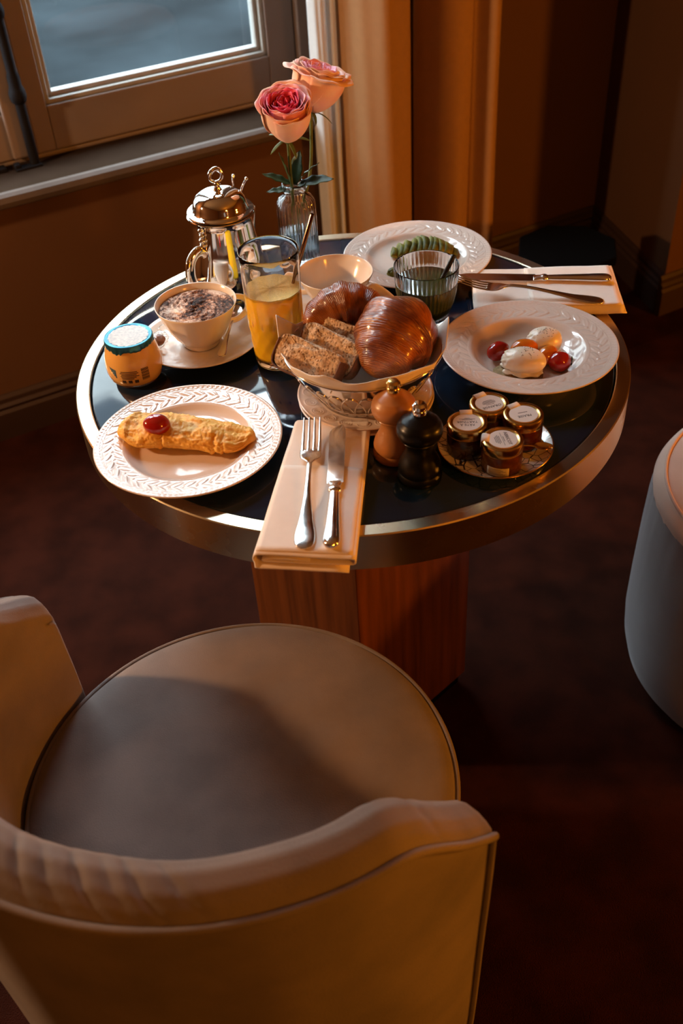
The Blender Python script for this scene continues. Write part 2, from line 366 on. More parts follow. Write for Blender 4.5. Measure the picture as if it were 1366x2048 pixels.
# window sill with a rounded nose
prof = [(0.0, -.035), (.012, -.035), (.020, -.030), (.024, -.018), (.020, -.006), (.012, 0), (0.0, 0)]
V = []; F = []
for t in (TL-.06, TR+.05):
    V += [W(t, S0-.012-d, ZS+.015+z) for d, z in prof]
k = len(prof)
for j in range(k-1): F.append((j, j+1, k+j+1, k+j))
F += [tuple(range(k)), tuple(range(2*k-1, k-1, -1))]
sill_nose = (V, F)
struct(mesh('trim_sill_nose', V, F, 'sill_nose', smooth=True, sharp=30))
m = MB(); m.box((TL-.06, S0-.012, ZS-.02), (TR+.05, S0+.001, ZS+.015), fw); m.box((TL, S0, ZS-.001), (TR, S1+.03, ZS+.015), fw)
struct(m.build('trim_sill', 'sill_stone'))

win = bpy.data.objects.new('window_1', None); COL.objects.link(win); win['kind'] = 'structure'; win['label'] = 'pale grey painted casement window with a black iron bolt'
ZB = ZS+.015
SF = 1.35                    # room face of the sashes
m = MB(); m.box((TR-.035, SF-.02, ZB), (TR, SF+.08, ZT), fw); m.box((TL, SF-.02, ZB), (TL+.035, SF+.08, ZT), fw)
m.box((TL, SF-.02, ZT-.04), (TR, SF+.08, ZT), fw); m.box((TL, SF+.005, ZB), (TR, SF+.08, ZB+.012), fw)
bevel(m.build('frame', 'window_paint', win), .004)
def sash(t0, t1):
    z0, z1 = ZB+.014, ZT-.042; so = .046; zp = .748
    m = MB()
    m.box((t0, SF, z0), (t0+so, SF+.045, z1), fw); m.box((t1-.078, SF, z0), (t1, SF+.045, z1), fw)
    m.box((t0+so, SF, z0), (t1-.078, SF+.045, zp), fw); m.box((t0+so, SF, z1-.08), (t1-.078, SF+.045, z1), fw)
    s = m.build('sash', 'window_paint', win); bevel(s, .003)
    a, b = t0+so, t1-.078
    m = MB()                  # moulded glazing bead, two steps
    for w, d in ((.018, .010), (.030, .022)):
        pass
    for (w0, w1, d0) in ((0, .012, .006), (.012, .024, .018)):
        m.box((a+w0, SF+d0, zp+w0), (a+w1, SF+.045, z1-.08), fw); m.box((b-w1, SF+d0, zp+w0), (b-w0, SF+.045, z1-.08), fw)
        m.box((a+w0, SF+d0, zp+w0), (b-w0, SF+.045, zp+w1), fw); m.box((a+w0, SF+d0, z1-.08-w1), (b-w0, SF+.045, z1-.08-w0), fw)
    bevel(m.build('glazing_bead', 'window_bead', s), .003)
    m = MB(); m.box((a, SF+.004, 1.86), (b, SF+.040, 1.90), fw); bevel(m.build('glazing_bar', 'window_paint', s), .004)
    for zz0, zz1 in ((zp, 1.86), (1.90, z1-.08)):
        mesh('pane', [W(a, SF+.032, zz0), W(b, SF+.032, zz0), W(b, SF+.032, zz1), W(a, SF+.032, zz1)], [(0, 1, 2, 3)], 'window_glass', s, False)
sash(-.103, TR-.037)
sash_l = None
m = MB()
def sash_mirror(t0, t1):
    z0, z1 = ZB+.014, ZT-.042; zp = .748; a, b = t0+.078, t1-.055
    m = MB(); m.box((t0, SF, z0), (a, SF+.045, z1), fw); m.box((b, SF, z0), (t1, SF+.045, z1), fw)
    m.box((a, SF, z0), (b, SF+.045, zp), fw); m.box((a, SF, z1-.08), (b, SF+.045, z1), fw)
    s = m.build('sash', 'window_paint', win); bevel(s, .003)
    m = MB()
    for (w0, w1, d0) in ((0, .012, .006), (.012, .024, .018)):
        m.box((a+w0, SF+d0, zp+w0), (a+w1, SF+.045, z1-.08), fw); m.box((b-w1, SF+d0, zp+w0), (b-w0, SF+.045, z1-.08), fw)
        m.box((a+w0, SF+d0, zp+w0), (b-w0, SF+.045, zp+w1), fw); m.box((a+w0, SF+d0, z1-.08-w1), (b-w0, SF+.045, z1-.08-w0), fw)
    bevel(m.build('glazing_bead', 'window_bead', s), .003)
    m = MB(); m.box((a, SF+.004, 1.86), (b, SF+.040, 1.90), fw); bevel(m.build('glazing_bar', 'window_paint', s), .004)
    for zz0, zz1 in ((zp, 1.86), (1.90, z1-.08)):
        mesh('pane', [W(a, SF+.032, zz0), W(b, SF+.032, zz0), W(b, SF+.032, zz1), W(a, SF+.032, zz1)], [(0, 1, 2, 3)], 'window_glass', s, False)
sash_mirror(TL+.037, -.106)
m = MB(); m.box((-.165, SF-.014, ZB+.016), (-.105, SF+.001, ZT-.045), fw); bevel(m.build('meeting_stile', 'window_paint', win), .006)
# iron espagnolette bolt
bt = -.122; bs = SF-.030
V, F = lathe_data([(0, .595), (.0115, .595), (.0115, .775), (.017, .78), (.0195, .79), (.0195, .80), (.017, .808), (.0145, .815), (.0145, .835), (.0115, .845), (.0115, .955), (.016, .96), (.018, .972), (.016, .984), (.0115, .99), (.0115, 2.3), (0, 2.3)], 20)
b = mesh('bolt_rod', V, F, 'iron', win, True, 40); b.location = W(bt, bs)
m = MB(); m.box((bt-.05, bs-.016, .600), (bt+.014, bs+.012, .616+.02), fw); m.box((bt-.05, bs-.012, .60), (bt-.036, bs+.01, .645), fw)
bevel(m.build('bolt_keeper', 'iron', win), .003)
m = MB(); m.box((-.40, SF-.03, ZB-.002), (-.19, SF-.002, ZB+.010), fw); bevel(m.build('weather_strip', 'iron', win), .002)

# outside: dark street and the stone house opposite
struct(mesh('street', [W(-14, 1.6, -.25), W(16, 1.6, -.25), W(16, 9, -.25), W(-14, 9, -.25)], [(0, 1, 2, 3)], 'street', smooth=False))
hse = bpy.data.objects.new('exterior_house', None); COL.objects.link(hse); hse['kind'] = 'structure'; hse['label'] = 'pale stone house across the street'
MB().box((-14, 8.0, -.25), (16, 8.4, 7.2), fw).build('wall', 'facade_stone', hse)
for i in range(-4, 6):
    for z in (1.0, 4.2):
        t = i*2.4
        MB().box((t, 7.96, z), (t+1.1, 8.02, z+2.1), fw).build('window_pane', 'facade_glass', hse)
        MB().box((t-.12, 7.93, z-.1), (t+1.22, 8.0, z), fw).build('window_ledge', 'facade_stone', hse)

# curtain: two gathered panels hanging beside the window
def curtain(name, label, knots, s_mid, top, bottom, flare, cloth='curtain_cloth'):
    # knots: (t, s) zig-zag plan of the folds
    pts = smoothpts([(a, b, 0) for a, b in knots], 10)
    tm = sum(p.x for p in pts)/len(pts)
    def fun(u, v):
        i = u*(len(pts)-1); p = pts[int(round(i))]
        z = bottom+(top-bottom)*v
        sc = 1+flare*(1-v)
        w = .010*nz(u*9, v*2.2, 3.1)+.004*math.sin(u*40+v*5)*(1-v)
        return W(tm+(p.x-tm)*sc, s_mid+(p.y-s_mid)*(.9+.25*(1-v))+w, z)
    o = grid(name, len(pts), 40, fun, cloth, thick=.003); return o
c1 = curtain('curtain', 'heavy curtain panel hanging at the window edge, its outer fold whitened by daylight', [(.632, 1.160), (.645, 1.118), (.672, 1.078), (.715, 1.052), (.775, 1.075), (.805, 1.12), (.822, 1.17), (.835, 1.19)], 1.13, 2.75, .012, .06)
tag(c1, c1.get('label') or 'gathered curtain panel nearest the window, its outer fold whitened by daylight', 'curtain', 'curtain panels beside the window')
c2 = curtain('curtain', '', [(.880, 1.195), (.890, 1.16), (.905, 1.11), (.945, 1.085), (.985, 1.105), (1.000, 1.135), (1.012, 1.12), (1.04, 1.085), (1.075, 1.10), (1.092, 1.15), (1.10, 1.19)], 1.13, 2.75, .012, .03)
tag(c2, 'gathered orange-lit curtain panel between the dark gap and the plain wall', 'curtain', 'curtain panels beside the window')

c3 = curtain('sheer_curtain', '', [(.568, 1.180), (.584, 1.150), (.600, 1.168), (.616, 1.148), (.628, 1.172), (.640, 1.190)], 1.17, 2.75, .012, .04, 'sheer_cloth')
tag(c3, 'narrow white sheer curtain gathered between the window and the heavy curtain', 'curtain')

# ================================================================== FURNITURE
# --- round table
tb = thing('round_table', 'round bistro table with navy top, brass rim and square wooden column', 'table', (0, 0, 0))
lathe('table_top', [(0, T), (.376, T), (.378, T-.0015), (.379, T-.006), (.379, T-.03), (0, T-.03)], 'table_navy', tb, 160)
lathe('brass_rim', [(.3795, T-.004), (.3800, T+.001), (.3815, T+.002), (.3985, T+.002), (.400, T+.0005), (.400, T-.052), (.398, T-.053), (.380, T-.053), (.3795, T-.004)], 'brass', tb, 200, sharp=30)
lathe('underside', [(0, T-.045), (.3798, T-.045), (.3798, T-.032), (0, T-.032)], 'walnut', tb, 80)
cx, cy, hd = -.004, -.012, .190
def quad_prism(pts, z0, z1):
    n = len(pts); V = [(x, y, z0) for x, y in pts]+[(x, y, z1) for x, y in pts]
    return V, [tuple(range(n-1, -1, -1)), tuple(range(n, 2*n))]+[(i, (i+1) % n, (i+1) % n+n, i+n) for i in range(n)]
sq = [(cx+hd*math.cos(rad(a)), cy+hd*math.sin(rad(a))) for a in (-92, -2, 88, 178)]
m = MB(); m.add(*quad_prism(sq, .03, T-.045)); bevel(m.build('column', 'walnut', tb), .003)
sq = [(cx+(hd-.012)*math.cos(rad(a)), cy+(hd-.012)*math.sin(rad(a))) for a in (-92, -2, 88, 178)]
m = MB(); m.add(*quad_prism(sq, 0, .03)); bevel(m.build('base_plate', 'black_table', tb), .003)

# --- armchair
ch = thing('tub_armchair', 'taupe velvet tub armchair with round seat and piped wraparound back', 'armchair', (-.165, -.53, 0))
AX = rad(234.5); HW = rad(87.5)
def rim_z(d):                 # d in 0..1 from the middle of the back to the arm end
    deg = d*87.5
    x = min(1, max(0, (deg-66)/23)); return .793-.100*x*x*(3-2*x)
def rim_zs(d):                # signed: the far wing dips earlier than the near arm
    if d > 0: return rim_z(d)
    x = min(1, max(0, (-d*87.5-50)/38)); return .788-.145*x*x*(3-2*x)
RI, RO = .285, .348
def back_fun(u, v):
    """u along the back, v around the section: 0 inner bottom .. 1 outer bottom"""
    d = 2*u-1; ang = AX+d*HW
    zt = rim_zs(d)
    e = max(0, (abs(d)-.93)/.07)          # arm end rounds off
    sec = [(RI-.012, .40), (RI-.008, .50), (RI-.002, .58), (RI+.000, zt-.055), (RI+.003, zt-.024), (RI+.014, zt-.006), (RI+.028, zt), (RI+.045, zt-.004), (RI+.056, zt-.012), (RO, zt-.020), (RO+.002, zt-.03), (RO+.001, zt-.10), (RO-.002, .45), (RO-.008, .25), (RO-.018, .05)]
    x = v*(len(sec)-1); i = min(int(x), len(sec)-2); f = x-i
    r = sec[i][0]*(1-f)+sec[i+1][0]*f; z = sec[i][1]*(1-f)+sec[i+1][1]*f
    top = max(0, 1-abs((v*14)-6.5)/3.2)
    # gathers in the velvet across the top pad
    if abs(d) < .95:
        for c0, am in ((.06, .5), (.13, .9), (.185, .7), (.245, 1.1), (.30, .6), (.345, 1.0), (.41, .7), (-.10, .6), (-.22, .5), (.86, .7)):
            q = (d-c0-(.075*(v*14-6.5)/3 if c0 < .8 else 0))/.010; z -= .0046*am*math.exp(-q*q)*top; z += .0010*am*math.exp(-((q-2)/1.5)**2)*top
    r += .003*nz(ang*3, z*5, 2)
    mid = (RI+RO)/2; r = mid+(r-mid)*(1-.10*e*e); z = z-.012*e*e*(z > .6)
    return (r*math.cos(ang), r*math.sin(ang), z)
SECN = 57
back = grid('backrest', 361, SECN, back_fun, 'velvet', ch)
# close the two arm ends
for uu, flip in ((0, 1), (1, -1)):
    d = 2*uu-1; ang = AX+d*HW
    ring = [Vector(back_fun(uu, j/(SECN-1))) for j in range(SECN)]
    c = sum(ring, Vector())/len(ring); tang = Vector((-math.sin(ang), math.cos(ang), 0))*d
    V = list(ring); n = SECN; F = []
    levels = [(.93, .008), (.75, .014), (.4, .017)]
    for sc, off in levels: V += [c+(p-c)*sc+tang*off for p in ring]
    V.append(c+tang*.018)
    for l in range(len(levels)):
        for j in range(n-1): F.append((l*n+j, l*n+j+1, (l+1)*n+j+1, (l+1)*n+j))
    for j in range(n-1): F.append((3*n+j, 3*n+j+1, 4*n))
    o = mesh('arm_end', V, F, 'velvet', ch); bm_clean(o.data)
pp = []
for i in range(150):
    u = i/149; d = 2*u-1; ang = AX+d*HW; zt = rim_zs(d); pp.append(((RO+.0035)*math.cos(ang), (RO+.0035)*math.sin(ang), zt-.0215-(.012*max(0, (abs(d)-.93)/.07)**2)))
def end_down(d):
    ang = AX+d*(HW+rad(.15)); r = RO+.0015; z0 = rim_zs(d)-.036
    u_ = 0 if d < 0 else 1; out = []
    for i in range(14):
        x, y, z = back_fun(u_, (9.9+4.1*i/13)/14); q = 1+.0025/math.hypot(x, y); out.append((x*q, y*q, z))
    return out
path = list(reversed(end_down(-1)))+pp+end_down(1)
sweep('piping', path, .0042, 'velvet', ch, n=8)
lathe('seat_cushion', [(0, .468)]+[(.01*i, .468-.003*(i/20)**2) for i in range(1, 20)]+[(.20, .465), (.225, .4635), (.245, .4615), (.262, .456), (.268, .449), (.2705, .440), (.271, .42), (.270, .36), (.266, .30), (0, .30)], 'velvet', ch, 120, sharp=None,
      fun=lambda th, R, Z: (R, Z+np.where(Z > .44, .0012*np.sin(R*40+np.cos(th*3+.5)*3)*np.cos(th*2+R*25)*np.clip(R/.15, 0, 1)**2, 0)))
sp = [(.2685*math.cos(2*PI*i/120), .2685*math.sin(2*PI*i/120), .4505) for i in range(120)]
sweep('seat_piping', sp, .0036, 'velvet', ch, n=8, closed=True)
lathe('seat_base', [(0, .30), (.268, .30), (.268, .06), (.255, .04), (0, .04)], 'velvet', ch, 80)
lathe('plinth', [(0, .04), (.24, .04), (.24, 0), (0, 0)], 'black_table', ch, 64)

# --- round stool
st = thing('round_stool', 'grey velvet drum stool with round top tinted peach to suggest lamplight, beside the table', 'stool', (.757, -.028, 0))
lathe('body', [(0, .0), (.17, .0), (.215, .004), (.240, .018), (.258, .045), (.268, .085), (.272, .13), (.272, .22), (.270, .33), (.267, .40), (.265, .425), (0, .425)], 'stool_velvet', st, 120,
      fun=lambda th, R, Z: (R+np.where(Z > .3, .0016*np.sin(th*46)*np.clip((Z-.30)/.1, 0, 1), 0), Z))
lathe('top_cushion', [(0, .460), (.15, .459), (.238, .455), (.250, .451), (.261, .442), (.266, .432), (.264, .420), (0, .420)], 'stool_top_lamp_tint', st, 120)
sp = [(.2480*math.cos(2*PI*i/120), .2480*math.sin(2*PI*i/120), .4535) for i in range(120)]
sweep('piping', sp, .0030, 'stool_top_lamp_tint', st, n=8, closed=True)

# --- black octagonal side table in the corner
ot = thing('side_table', 'low black octagonal side table in the dark corner behind the table', 'table', (.585, 1.16, 0))
m = MB(); oc = [(.135*math.cos(rad(a)), .135*math.sin(rad(a))) for a in range(12, 372, 45)]
m.add(*quad_prism(oc, .285, .31)); bevel(m.build('top', 'black_table', ot), .004)
m = MB(); oc = [(.115*math.cos(rad(a)), .115*math.sin(rad(a))) for a in range(12, 372, 45)]
m.add(*quad_prism(oc, .0, .285)); bevel(m.build('body', 'black_table', ot), .004)

# ================================================================== TABLEWARE
Z0 = T+.0003
def laurel(r_in, r_out, N=36, amp=.00085):
    """embossed laurel garland, bead row and fluted edge on a plate rim"""
    rm = (r_in+r_out)/2; cell = 2*PI*rm/N; band = (r_out-r_in)
    c_r = r_in+band*.40
    def h(th, R):
        out = np.zeros_like(R)
        phi = th*N/(2*PI); k = np.floor(phi); a = phi-k
        for off in (-1, 0, 1):
            x = (a-.5+off)*cell
            for side in (-1, 1):
                y = (R-c_r)-side*band*.155
                ca, sa = math.cos(rad(34*side)), math.sin(rad(34*side))
                xx = x*ca+y*sa; yy = -x*sa+y*ca
                q = (xx/(cell*.58))**2+(yy/(band*.105))**2
                out = np.maximum(out, amp*np.sqrt(np.clip(1-q, 0, 1))*(.55+.45*np.minimum(1, np.abs(yy)/(band*.05))))
            q = (((a-1+off+1)*cell-0*cell)**2+(R-c_r)**2)/(band*.065)**2
            out = np.maximum(out, amp*1.1*np.sqrt(np.clip(1-q, 0, 1)))
        bead = (R > r_in+band*.765)*(R < r_in+band*.845)
        out = out+bead*amp*.55*np.abs(np.sin(th*N*1.5))*np.sin((R-(r_in+band*.765))/(band*.08)*PI)
        fl = (R > r_in+band*.85)*(R < r_in+band*.95)
        out = out+fl*amp*.35*(np.sin(th*N*3.0)*.5+.5)
        line = np.exp(-((R-(r_in+band*.73))/(band*.018))**2)+np.exp(-((R-(r_in+band*.05))/(band*.02))**2)
        return out+amp*.45*line
    return h
def relief_plate(top, bottom, h, r_in, m, name, n=640, rings=48):
    """top: inner profile centre->edge; the rim r_in..edge gets dense rings carrying the relief"""
    t = [p for p in top if p[0] < r_in]; rim = [p for p in top if p[0] >= r_in]
    rr = np.array([p[0] for p in rim]); zz = np.array([p[1] for p in rim])
    R = np.linspace(rr[0], rr[-1], rings); dense = [(float(a), float(np.interp(a, rr, zz))) for a in R]
    nt = len(t)+len(dense)
    prof = t+dense+bottom
    def fun(th, R, Z):
        add = h(th, R); mask = np.zeros(R.shape[1]); mask[len(t):nt-1] = 1
        return R, Z+add*mask[None]
    V, F = lathe_data(prof, n, fun)
    return lathe_mesh(name, V, F, m)
def lathe_mesh(name, V, F, m):
    me = bpy.data.meshes.new(name); me.from_pydata(V.tolist(), [], F); me.materials.append(MATS[m])
    bm_clean(me); me.polygons.foreach_set('use_smooth', [True]*len(me.polygons)); return me

# dinner plates (two alike share a mesh)
dp_top = [(0, .0085), (.03, .0085), (.060, .0085), (.070, .0092), (.077, .012), (.081, .0158), (.0838, .0172), (.100, .0190), (.115, .0212), (.1210, .0226), (.1225, .0222)]
dp_bot = [(.1228, .0212), (.1218, .0200), (.110, .0172), (.085, .0125), (.078, .0075), (.074, .0035), (.073, .0), (.070, .0), (.069, .0032), (0, .0040)]
dinner_me = relief_plate(dp_top, dp_bot, laurel(.0838, .1225), .0838, 'porcelain', 'dinner_plate')
p1 = link('dinner_plate', dinner_me); place(p1, (-.2165, -.2130, Z0), (0, 0, .2)); tag(p1, 'white embossed dinner plate holding the omelette', 'plate', 'embossed white plates')
p2 = link('dinner_plate', dinner_me); place(p2, (.120, .267, Z0), (0, 0, 1.0)); tag(p2, 'white embossed dinner plate holding the sliced avocado', 'plate', 'embossed white plates')
sp_top = [(0, .0085), (.045, .0085), (.058, .0100), (.068, .0160), (.075, .0245), (.079, .0290), (.0815, .0302), (.100, .0320), (.115, .0343), (.1220, .0360), (.1235, .0356)]
sp_bot = [(.1238, .0346), (.1228, .0334), (.110, .0300), (.082, .0262), (.076, .0195), (.068, .0105), (.060, .0045), (.056, .0), (.053, .0), (.052, .0035), (0, .0042)]
soup_me = relief_plate(sp_top, sp_bot, laurel(.0815, .1235), .0815, 'porcelain', 'soup_plate')
p3 = link('soup_plate', soup_me); place(p3, (.2500, -.0580, Z0), (0, 0, .6)); tag(p3, 'deep white embossed soup plate holding poached eggs and tomatoes', 'plate', 'embossed white plates')
# two stacked side plates with a scroll band under the basket
def scroll(r_in, r_out, N=20, amp=.0009):
    rm = (r_in+r_out)/2; cell = 2*PI*rm/N; band = r_out-r_in
    def h(th, R):
        phi = th*N/(2*PI); a = phi-np.floor(phi); x = (a-.5)*cell; y = R-rm
        d = np.sqrt(x*x+y*y); an = np.arctan2(y, x)
        sp = (d/(cell*.13)-an/(2*PI)) % 1.0
        o = amp*np.exp(-((sp-.5)/.20)**2)*(d < cell*.42)
        o += amp*.8*np.exp(-((R-(r_in+band*.04))/(band*.04))**2)+amp*.8*np.exp(-((R-(r_in+band*.95))/(band*.03))**2)
        return o
    return h
sd_top = [(0, .006), (.045, .006), (.054, .0070), (.058, .0095), (.0605, .0105), (.075, .0122), (.088, .0146), (.0920, .0150)]
sd_bot = [(.0925, .0142), (.0915, .0128), (.075, .0085), (.058, .0040), (.054, .0), (.051, .0), (.050, .0028), (0, .0030)]
side_me = relief_plate(sd_top, sd_bot, scroll(.0605, .0920), .0605, 'porcelain', 'side_plate', 480, 30)
BX, BY = .0175, -.128
s1 = link('side_plate', side_me); place(s1, (BX+.001, BY-.002, Z0)); tag(s1, 'lower of two stacked white side plates under the bread basket', 'plate', 'stacked side plates')
s2 = link('side_plate', side_me); place(s2, (BX, BY, Z0+.0072), (0, 0, .1)); tag(s2, 'upper of two stacked white side plates, scroll band, right under the basket', 'plate', 'stacked side plates')
ZP = T+.0072+.0065            # upper side plate's well

# --- omelette and its tomato
def omelette():
    A = Vector((-.311, -.1915, 0)); B = Vector((-.128, -.2215, 0)); L = (B-A).length; ex = (B-A).normalized(); ey = Vector((-ex.y, ex.x, 0))
    def fun(u, v):
        s = u*2-1; e = (1-abs(s)**3.4)**.55 if abs(s) < 1 else 0
        w = .0335*e*(1.06-.16*u+.06*math.sin(u*9)); hgt = .031*e**.8*(1.05-.25*u)
        a = v*2*PI; cx_, cz = math.cos(a), math.sin(a)
        y = w*cx_*(1+.0*cz); z = hgt*.5*(1+cz) if cz > 0 else hgt*.5*(1+cz*.97)
        # fold seam along the far side and rough crust
        q = Vector((u*7, cx_*2.2, cz*2.2)); n1 = noise.noise(q*1.1); n2 = noise.noise(q*3.1); n3 = noise.noise(q*7.5)
        n4 = noise.noise(q*17); k = e*(.0030*n1+.0012*n2+.0010*n3+.0007*n4)
        y += k*cx_; z += k*max(0, cz)*1.2
        crease = math.exp(-((cx_-.25-.15*math.sin(u*6))/.11)**2)*(cz > 0); z -= .0018*crease*e
        if cz < .2: z += 0
        for c0, wd in ((.36, .012), (.74, .012), (.80, .008)):
            z -= .002*math.exp(-((u-c0-.02*cx_)/wd)**2)*max(0, min(1, (-cx_-.1)*3))*e; y += .0030*math.exp(-((u-c0)/wd)**2)*max(0, min(1, (-cx_-.2)*3))*e
        p = A+ex*(u*L)+ey*(y+.004*math.sin(u*5)*e)
        rp_ = math.hypot(p.x+.2165, p.y+.2130); zb_ = float(np.interp(rp_, [q[0] for q in dp_top], [q[1] for q in dp_top]))
        return (p.x, p.y, T+.0008+max(.0085, zb_*min(1, rp_/.07))+max(0, z))
    V = []
    o = grid('omelette', 170, 96, lambda u, v: fun(u, v), 'omelette'); bm_clean(o.data, 1e-5); return o
tag(omelette(), 'rolled golden omelette lying on the left dinner plate', 'omelette')
def blob(name, m, loc, ax, rot=(0, 0, 0), parent=None, namp=.02, nsc=2.0, seed=0.0, nu=40, nv=24):
    def fun(u, v):
        a = u*2*PI; b = (v-.5)*PI
        d = Vector((math.cos(a)*math.cos(b), math.sin(a)*math.cos(b), math.sin(b)))
        k = 1+namp*noise.noise(d*nsc+Vector((seed, seed*2, 0)))
        return (d.x*ax[0]*k, d.y*ax[1]*k, d.z*ax[2]*k)
    o = grid(name, nu, nv, fun, m, parent, wrapu=True); bm_clean(o.data, 1e-7); place(o, loc, rot); return o
tag(blob('cherry_tomato', 'tomato_red', (-.2545, -.2080, T+.0415), (.0180, .0150, .0135), (0, 0, -.1), namp=.05, nsc=1.2), 'glossy red cherry tomato sitting on top of the omelette', 'tomato', 'cherry tomatoes')

# --- soup plate contents
ZW = T+.0090
egg_lay = []
def egg(label, loc, ax, rz, seed):
    t = thing('poached_egg', label, 'egg', loc, rz, 'poached eggs')
    def fun(u, v):
        a = u*2*PI; b = (v-.5)*PI; d = Vector((math.cos(a)*math.cos(b), math.sin(a)*math.cos(b), math.sin(b)))
        k = 1+.05*noise.noise(d*1.6+Vector((seed, 0, 0)))
        lump = max(0, -d.x*.9-d.z*.35-.1); k += lump*(.22*noise.noise(d*4+Vector((0, seed, 0)))+.10*noise.noise(d*9))
        return (d.x*ax[0]*k, d.y*ax[1]*k, (d.z*k+1)*ax[2] if d.z > -.8 else .0)
    o = grid('egg_white', 64, 40, fun, 'egg_white', t, wrapu=True); bm_clean(o.data, 1e-7)
    def skirt(u, v):
        a = u*2*PI; r = .6+.36*v; w = 1+.25*noise.noise(Vector((math.cos(a)*2.2, math.sin(a)*2.2, seed)))*v
        return (ax[0]*r*w*math.cos(a), ax[1]*r*w*math.sin(a), .010*(1-v)+.0025*noise.noise(Vector((math.cos(a)*4, math.sin(a)*4, v*3+seed))))
    grid('ragged_edge', 60, 10, skirt, 'egg_white', t, wrapu=True, thick=.0018).location.z = .003
    mb = MB(); r2 = random.Random(int(seed*10))
    for i in range(46):
        a = r2.uniform(0, 2*PI); b = rad(r2.uniform(48, 90)); d = Vector((math.cos(a)*math.cos(b), math.sin(a)*math.cos(b), math.sin(b)))
        p = Vector((d.x*ax[0], d.y*ax[1], (d.z+1)*ax[2]))*1.004; s = r2.uniform(.0002, .00045)
        mb.box((p.x-s, p.y-s, p.z-s), (p.x+s, p.y+s, p.z+s))
    pe = mb.build('pepper_specks', 'pepper', t); pe['kind'] = 'stuff'
    return t
def toast_fun(u, v):
    a = u*2*PI; k = 1.0 if .02 < v < .98 else 0.0; w = 1+.10*nz(math.cos(a)*2, math.sin(a)*2, 3)
    return (.035*math.cos(a)*k*w, .027*math.sin(a)*k*w, .0115*max(0, min(1, (v-.06)/.88))+.0008*nz(u*30, v*9))
tag(place(grid('toast', 40, 16, toast_fun, 'toast', wrapu=True), (.228, -.1055, ZW)), 'brown toast round under the front poached egg', 'toast')
egg('larger poached egg with torn white, sitting on toast in the soup plate', (.2365, -.1000, ZW+.0105), (.0305, .0225, .0170), -.25, 1.3)
egg('smaller poached egg behind the tomatoes in the soup plate', (.2745, -.0430, ZW+.001), (.0260, .0225, .0195), .3, 4.1)
def tomato(label, loc, ax, rz, m, ry=0.0): return tag(blob('cherry_tomato', m, loc, ax, (0, ry, rz), namp=.05, nsc=1.5, seed=loc[0]*90), label, 'tomato', 'cherry tomatoes')
tomato('red plum tomato at the left end of the soup plate', (.2085, -.0520, ZW+.0145), (.0175, .0135, .0135), .6, 'tomato_red')
tt = thing('cherry_tomato', 'red cherry tomato with dark green calyx in the soup plate', 'tomato', (.2890, -.0870, ZW+.0140), -.2, 'cherry tomatoes')
blob('flesh', 'tomato_red', (0, 0, 0), (.0160, .0155, .0140), parent=tt, namp=.06, nsc=1.8)
for i in range(5):
    a = rad(-75+i*38); sweep('sepal', [(.0145, 0, 0), (.0165, .004*math.cos(a*1), .004*math.sin(a)), (.0160, .008*math.cos(a), .008*math.sin(a))], [.0012, .0014, .0003], 'calyx', tt, n=6)
tomato('orange plum tomato between the two eggs, nearer the rear egg', (.2440, -.0600, ZW+.0205), (.0200, .0150, .0145), .15, 'tomato_orange')
tomato('orange plum tomato beside the red one with the calyx', (.2745, -.0730, ZW+.0165), (.0175, .0135, .0130), .7, 'tomato_orange')

# --- avocado on the rear plate
av = thing('sliced_avocado', 'half avocado sliced into a fan on the rear plate', 'avocado', (.131, .283, T+.0092), -.08)
for i in range(12):
    f = i/11; x = -.050+.100*f; hh = .0315*math.sin(PI*(.10+.80*f))**.8*(1.05-.25*f); ww = .030*math.sin(PI*(.12+.76*f))**.7
    def sl(u, v, hh=hh, ww=ww):
        a = u*2*PI; rr = min(1, v*1.6) if v < .5 else min(1, (1-v)*1.6); rr = min(1, rr*1.4)
        return ((-.0052 if v < .5 else .0052)*(.9 if v in (0, 1) else 1), ww*rr*math.cos(a), max(0, hh*.5*(1+rr*math.sin(a))))
    o = grid('slice', 28, 8, sl, 'avocado', av, wrapu=True); bm_clean(o.data, 1e-6); o.location = (x, .004*math.sin(f*PI), 0); o.rotation_euler = (0, .45+.08*math.sin(i*2.3), .12*math.sin(i*1.7))
pc = tag(blob('avocado_piece', 'avocado', (.080, .219, T+.0150), (.013, .009, .0068), (0, 0, .5), namp=.25, nsc=2.5), 'small loose avocado piece at the near edge of the rear plate', 'avocado')

# --- cups and saucers
saucer_prof = [(0, .0060), (.028, .0060), (.030, .0075), (.034, .0070), (.050, .0085), (.070, .0125), (.084, .0170), (.0900, .0195), (.0910, .0190), (.0905, .0178), (.084, .0148), (.066, .0090), (.048, .0040), (.042, .0), (.039, .0), (.038, .003), (0, .003)]
def saucer(label, x, y, rz=0.0, k_=1.0):
    def fun(th, R, Z):
        k = (R > .052)*(R < .088)*(np.arange(R.shape[1])[None] < 9)
        return R, Z+k*.0005*np.sin(th*34+R*400)*np.sin((R-.052)/.036*PI)
    o = lathe('saucer', saucer_prof[:5]+[(.054, .0094), (.058, .0102), (.064, .0113), (.070, .0125), (.077, .0148)]+saucer_prof[6:], 'cup_white', None, 200, fun, sharp=None); place(o, (x, y, Z0), (0, 0, rz)); o.scale = (k_, k_, k_)
    return tag(o, label, 'saucer', 'coffee saucers')
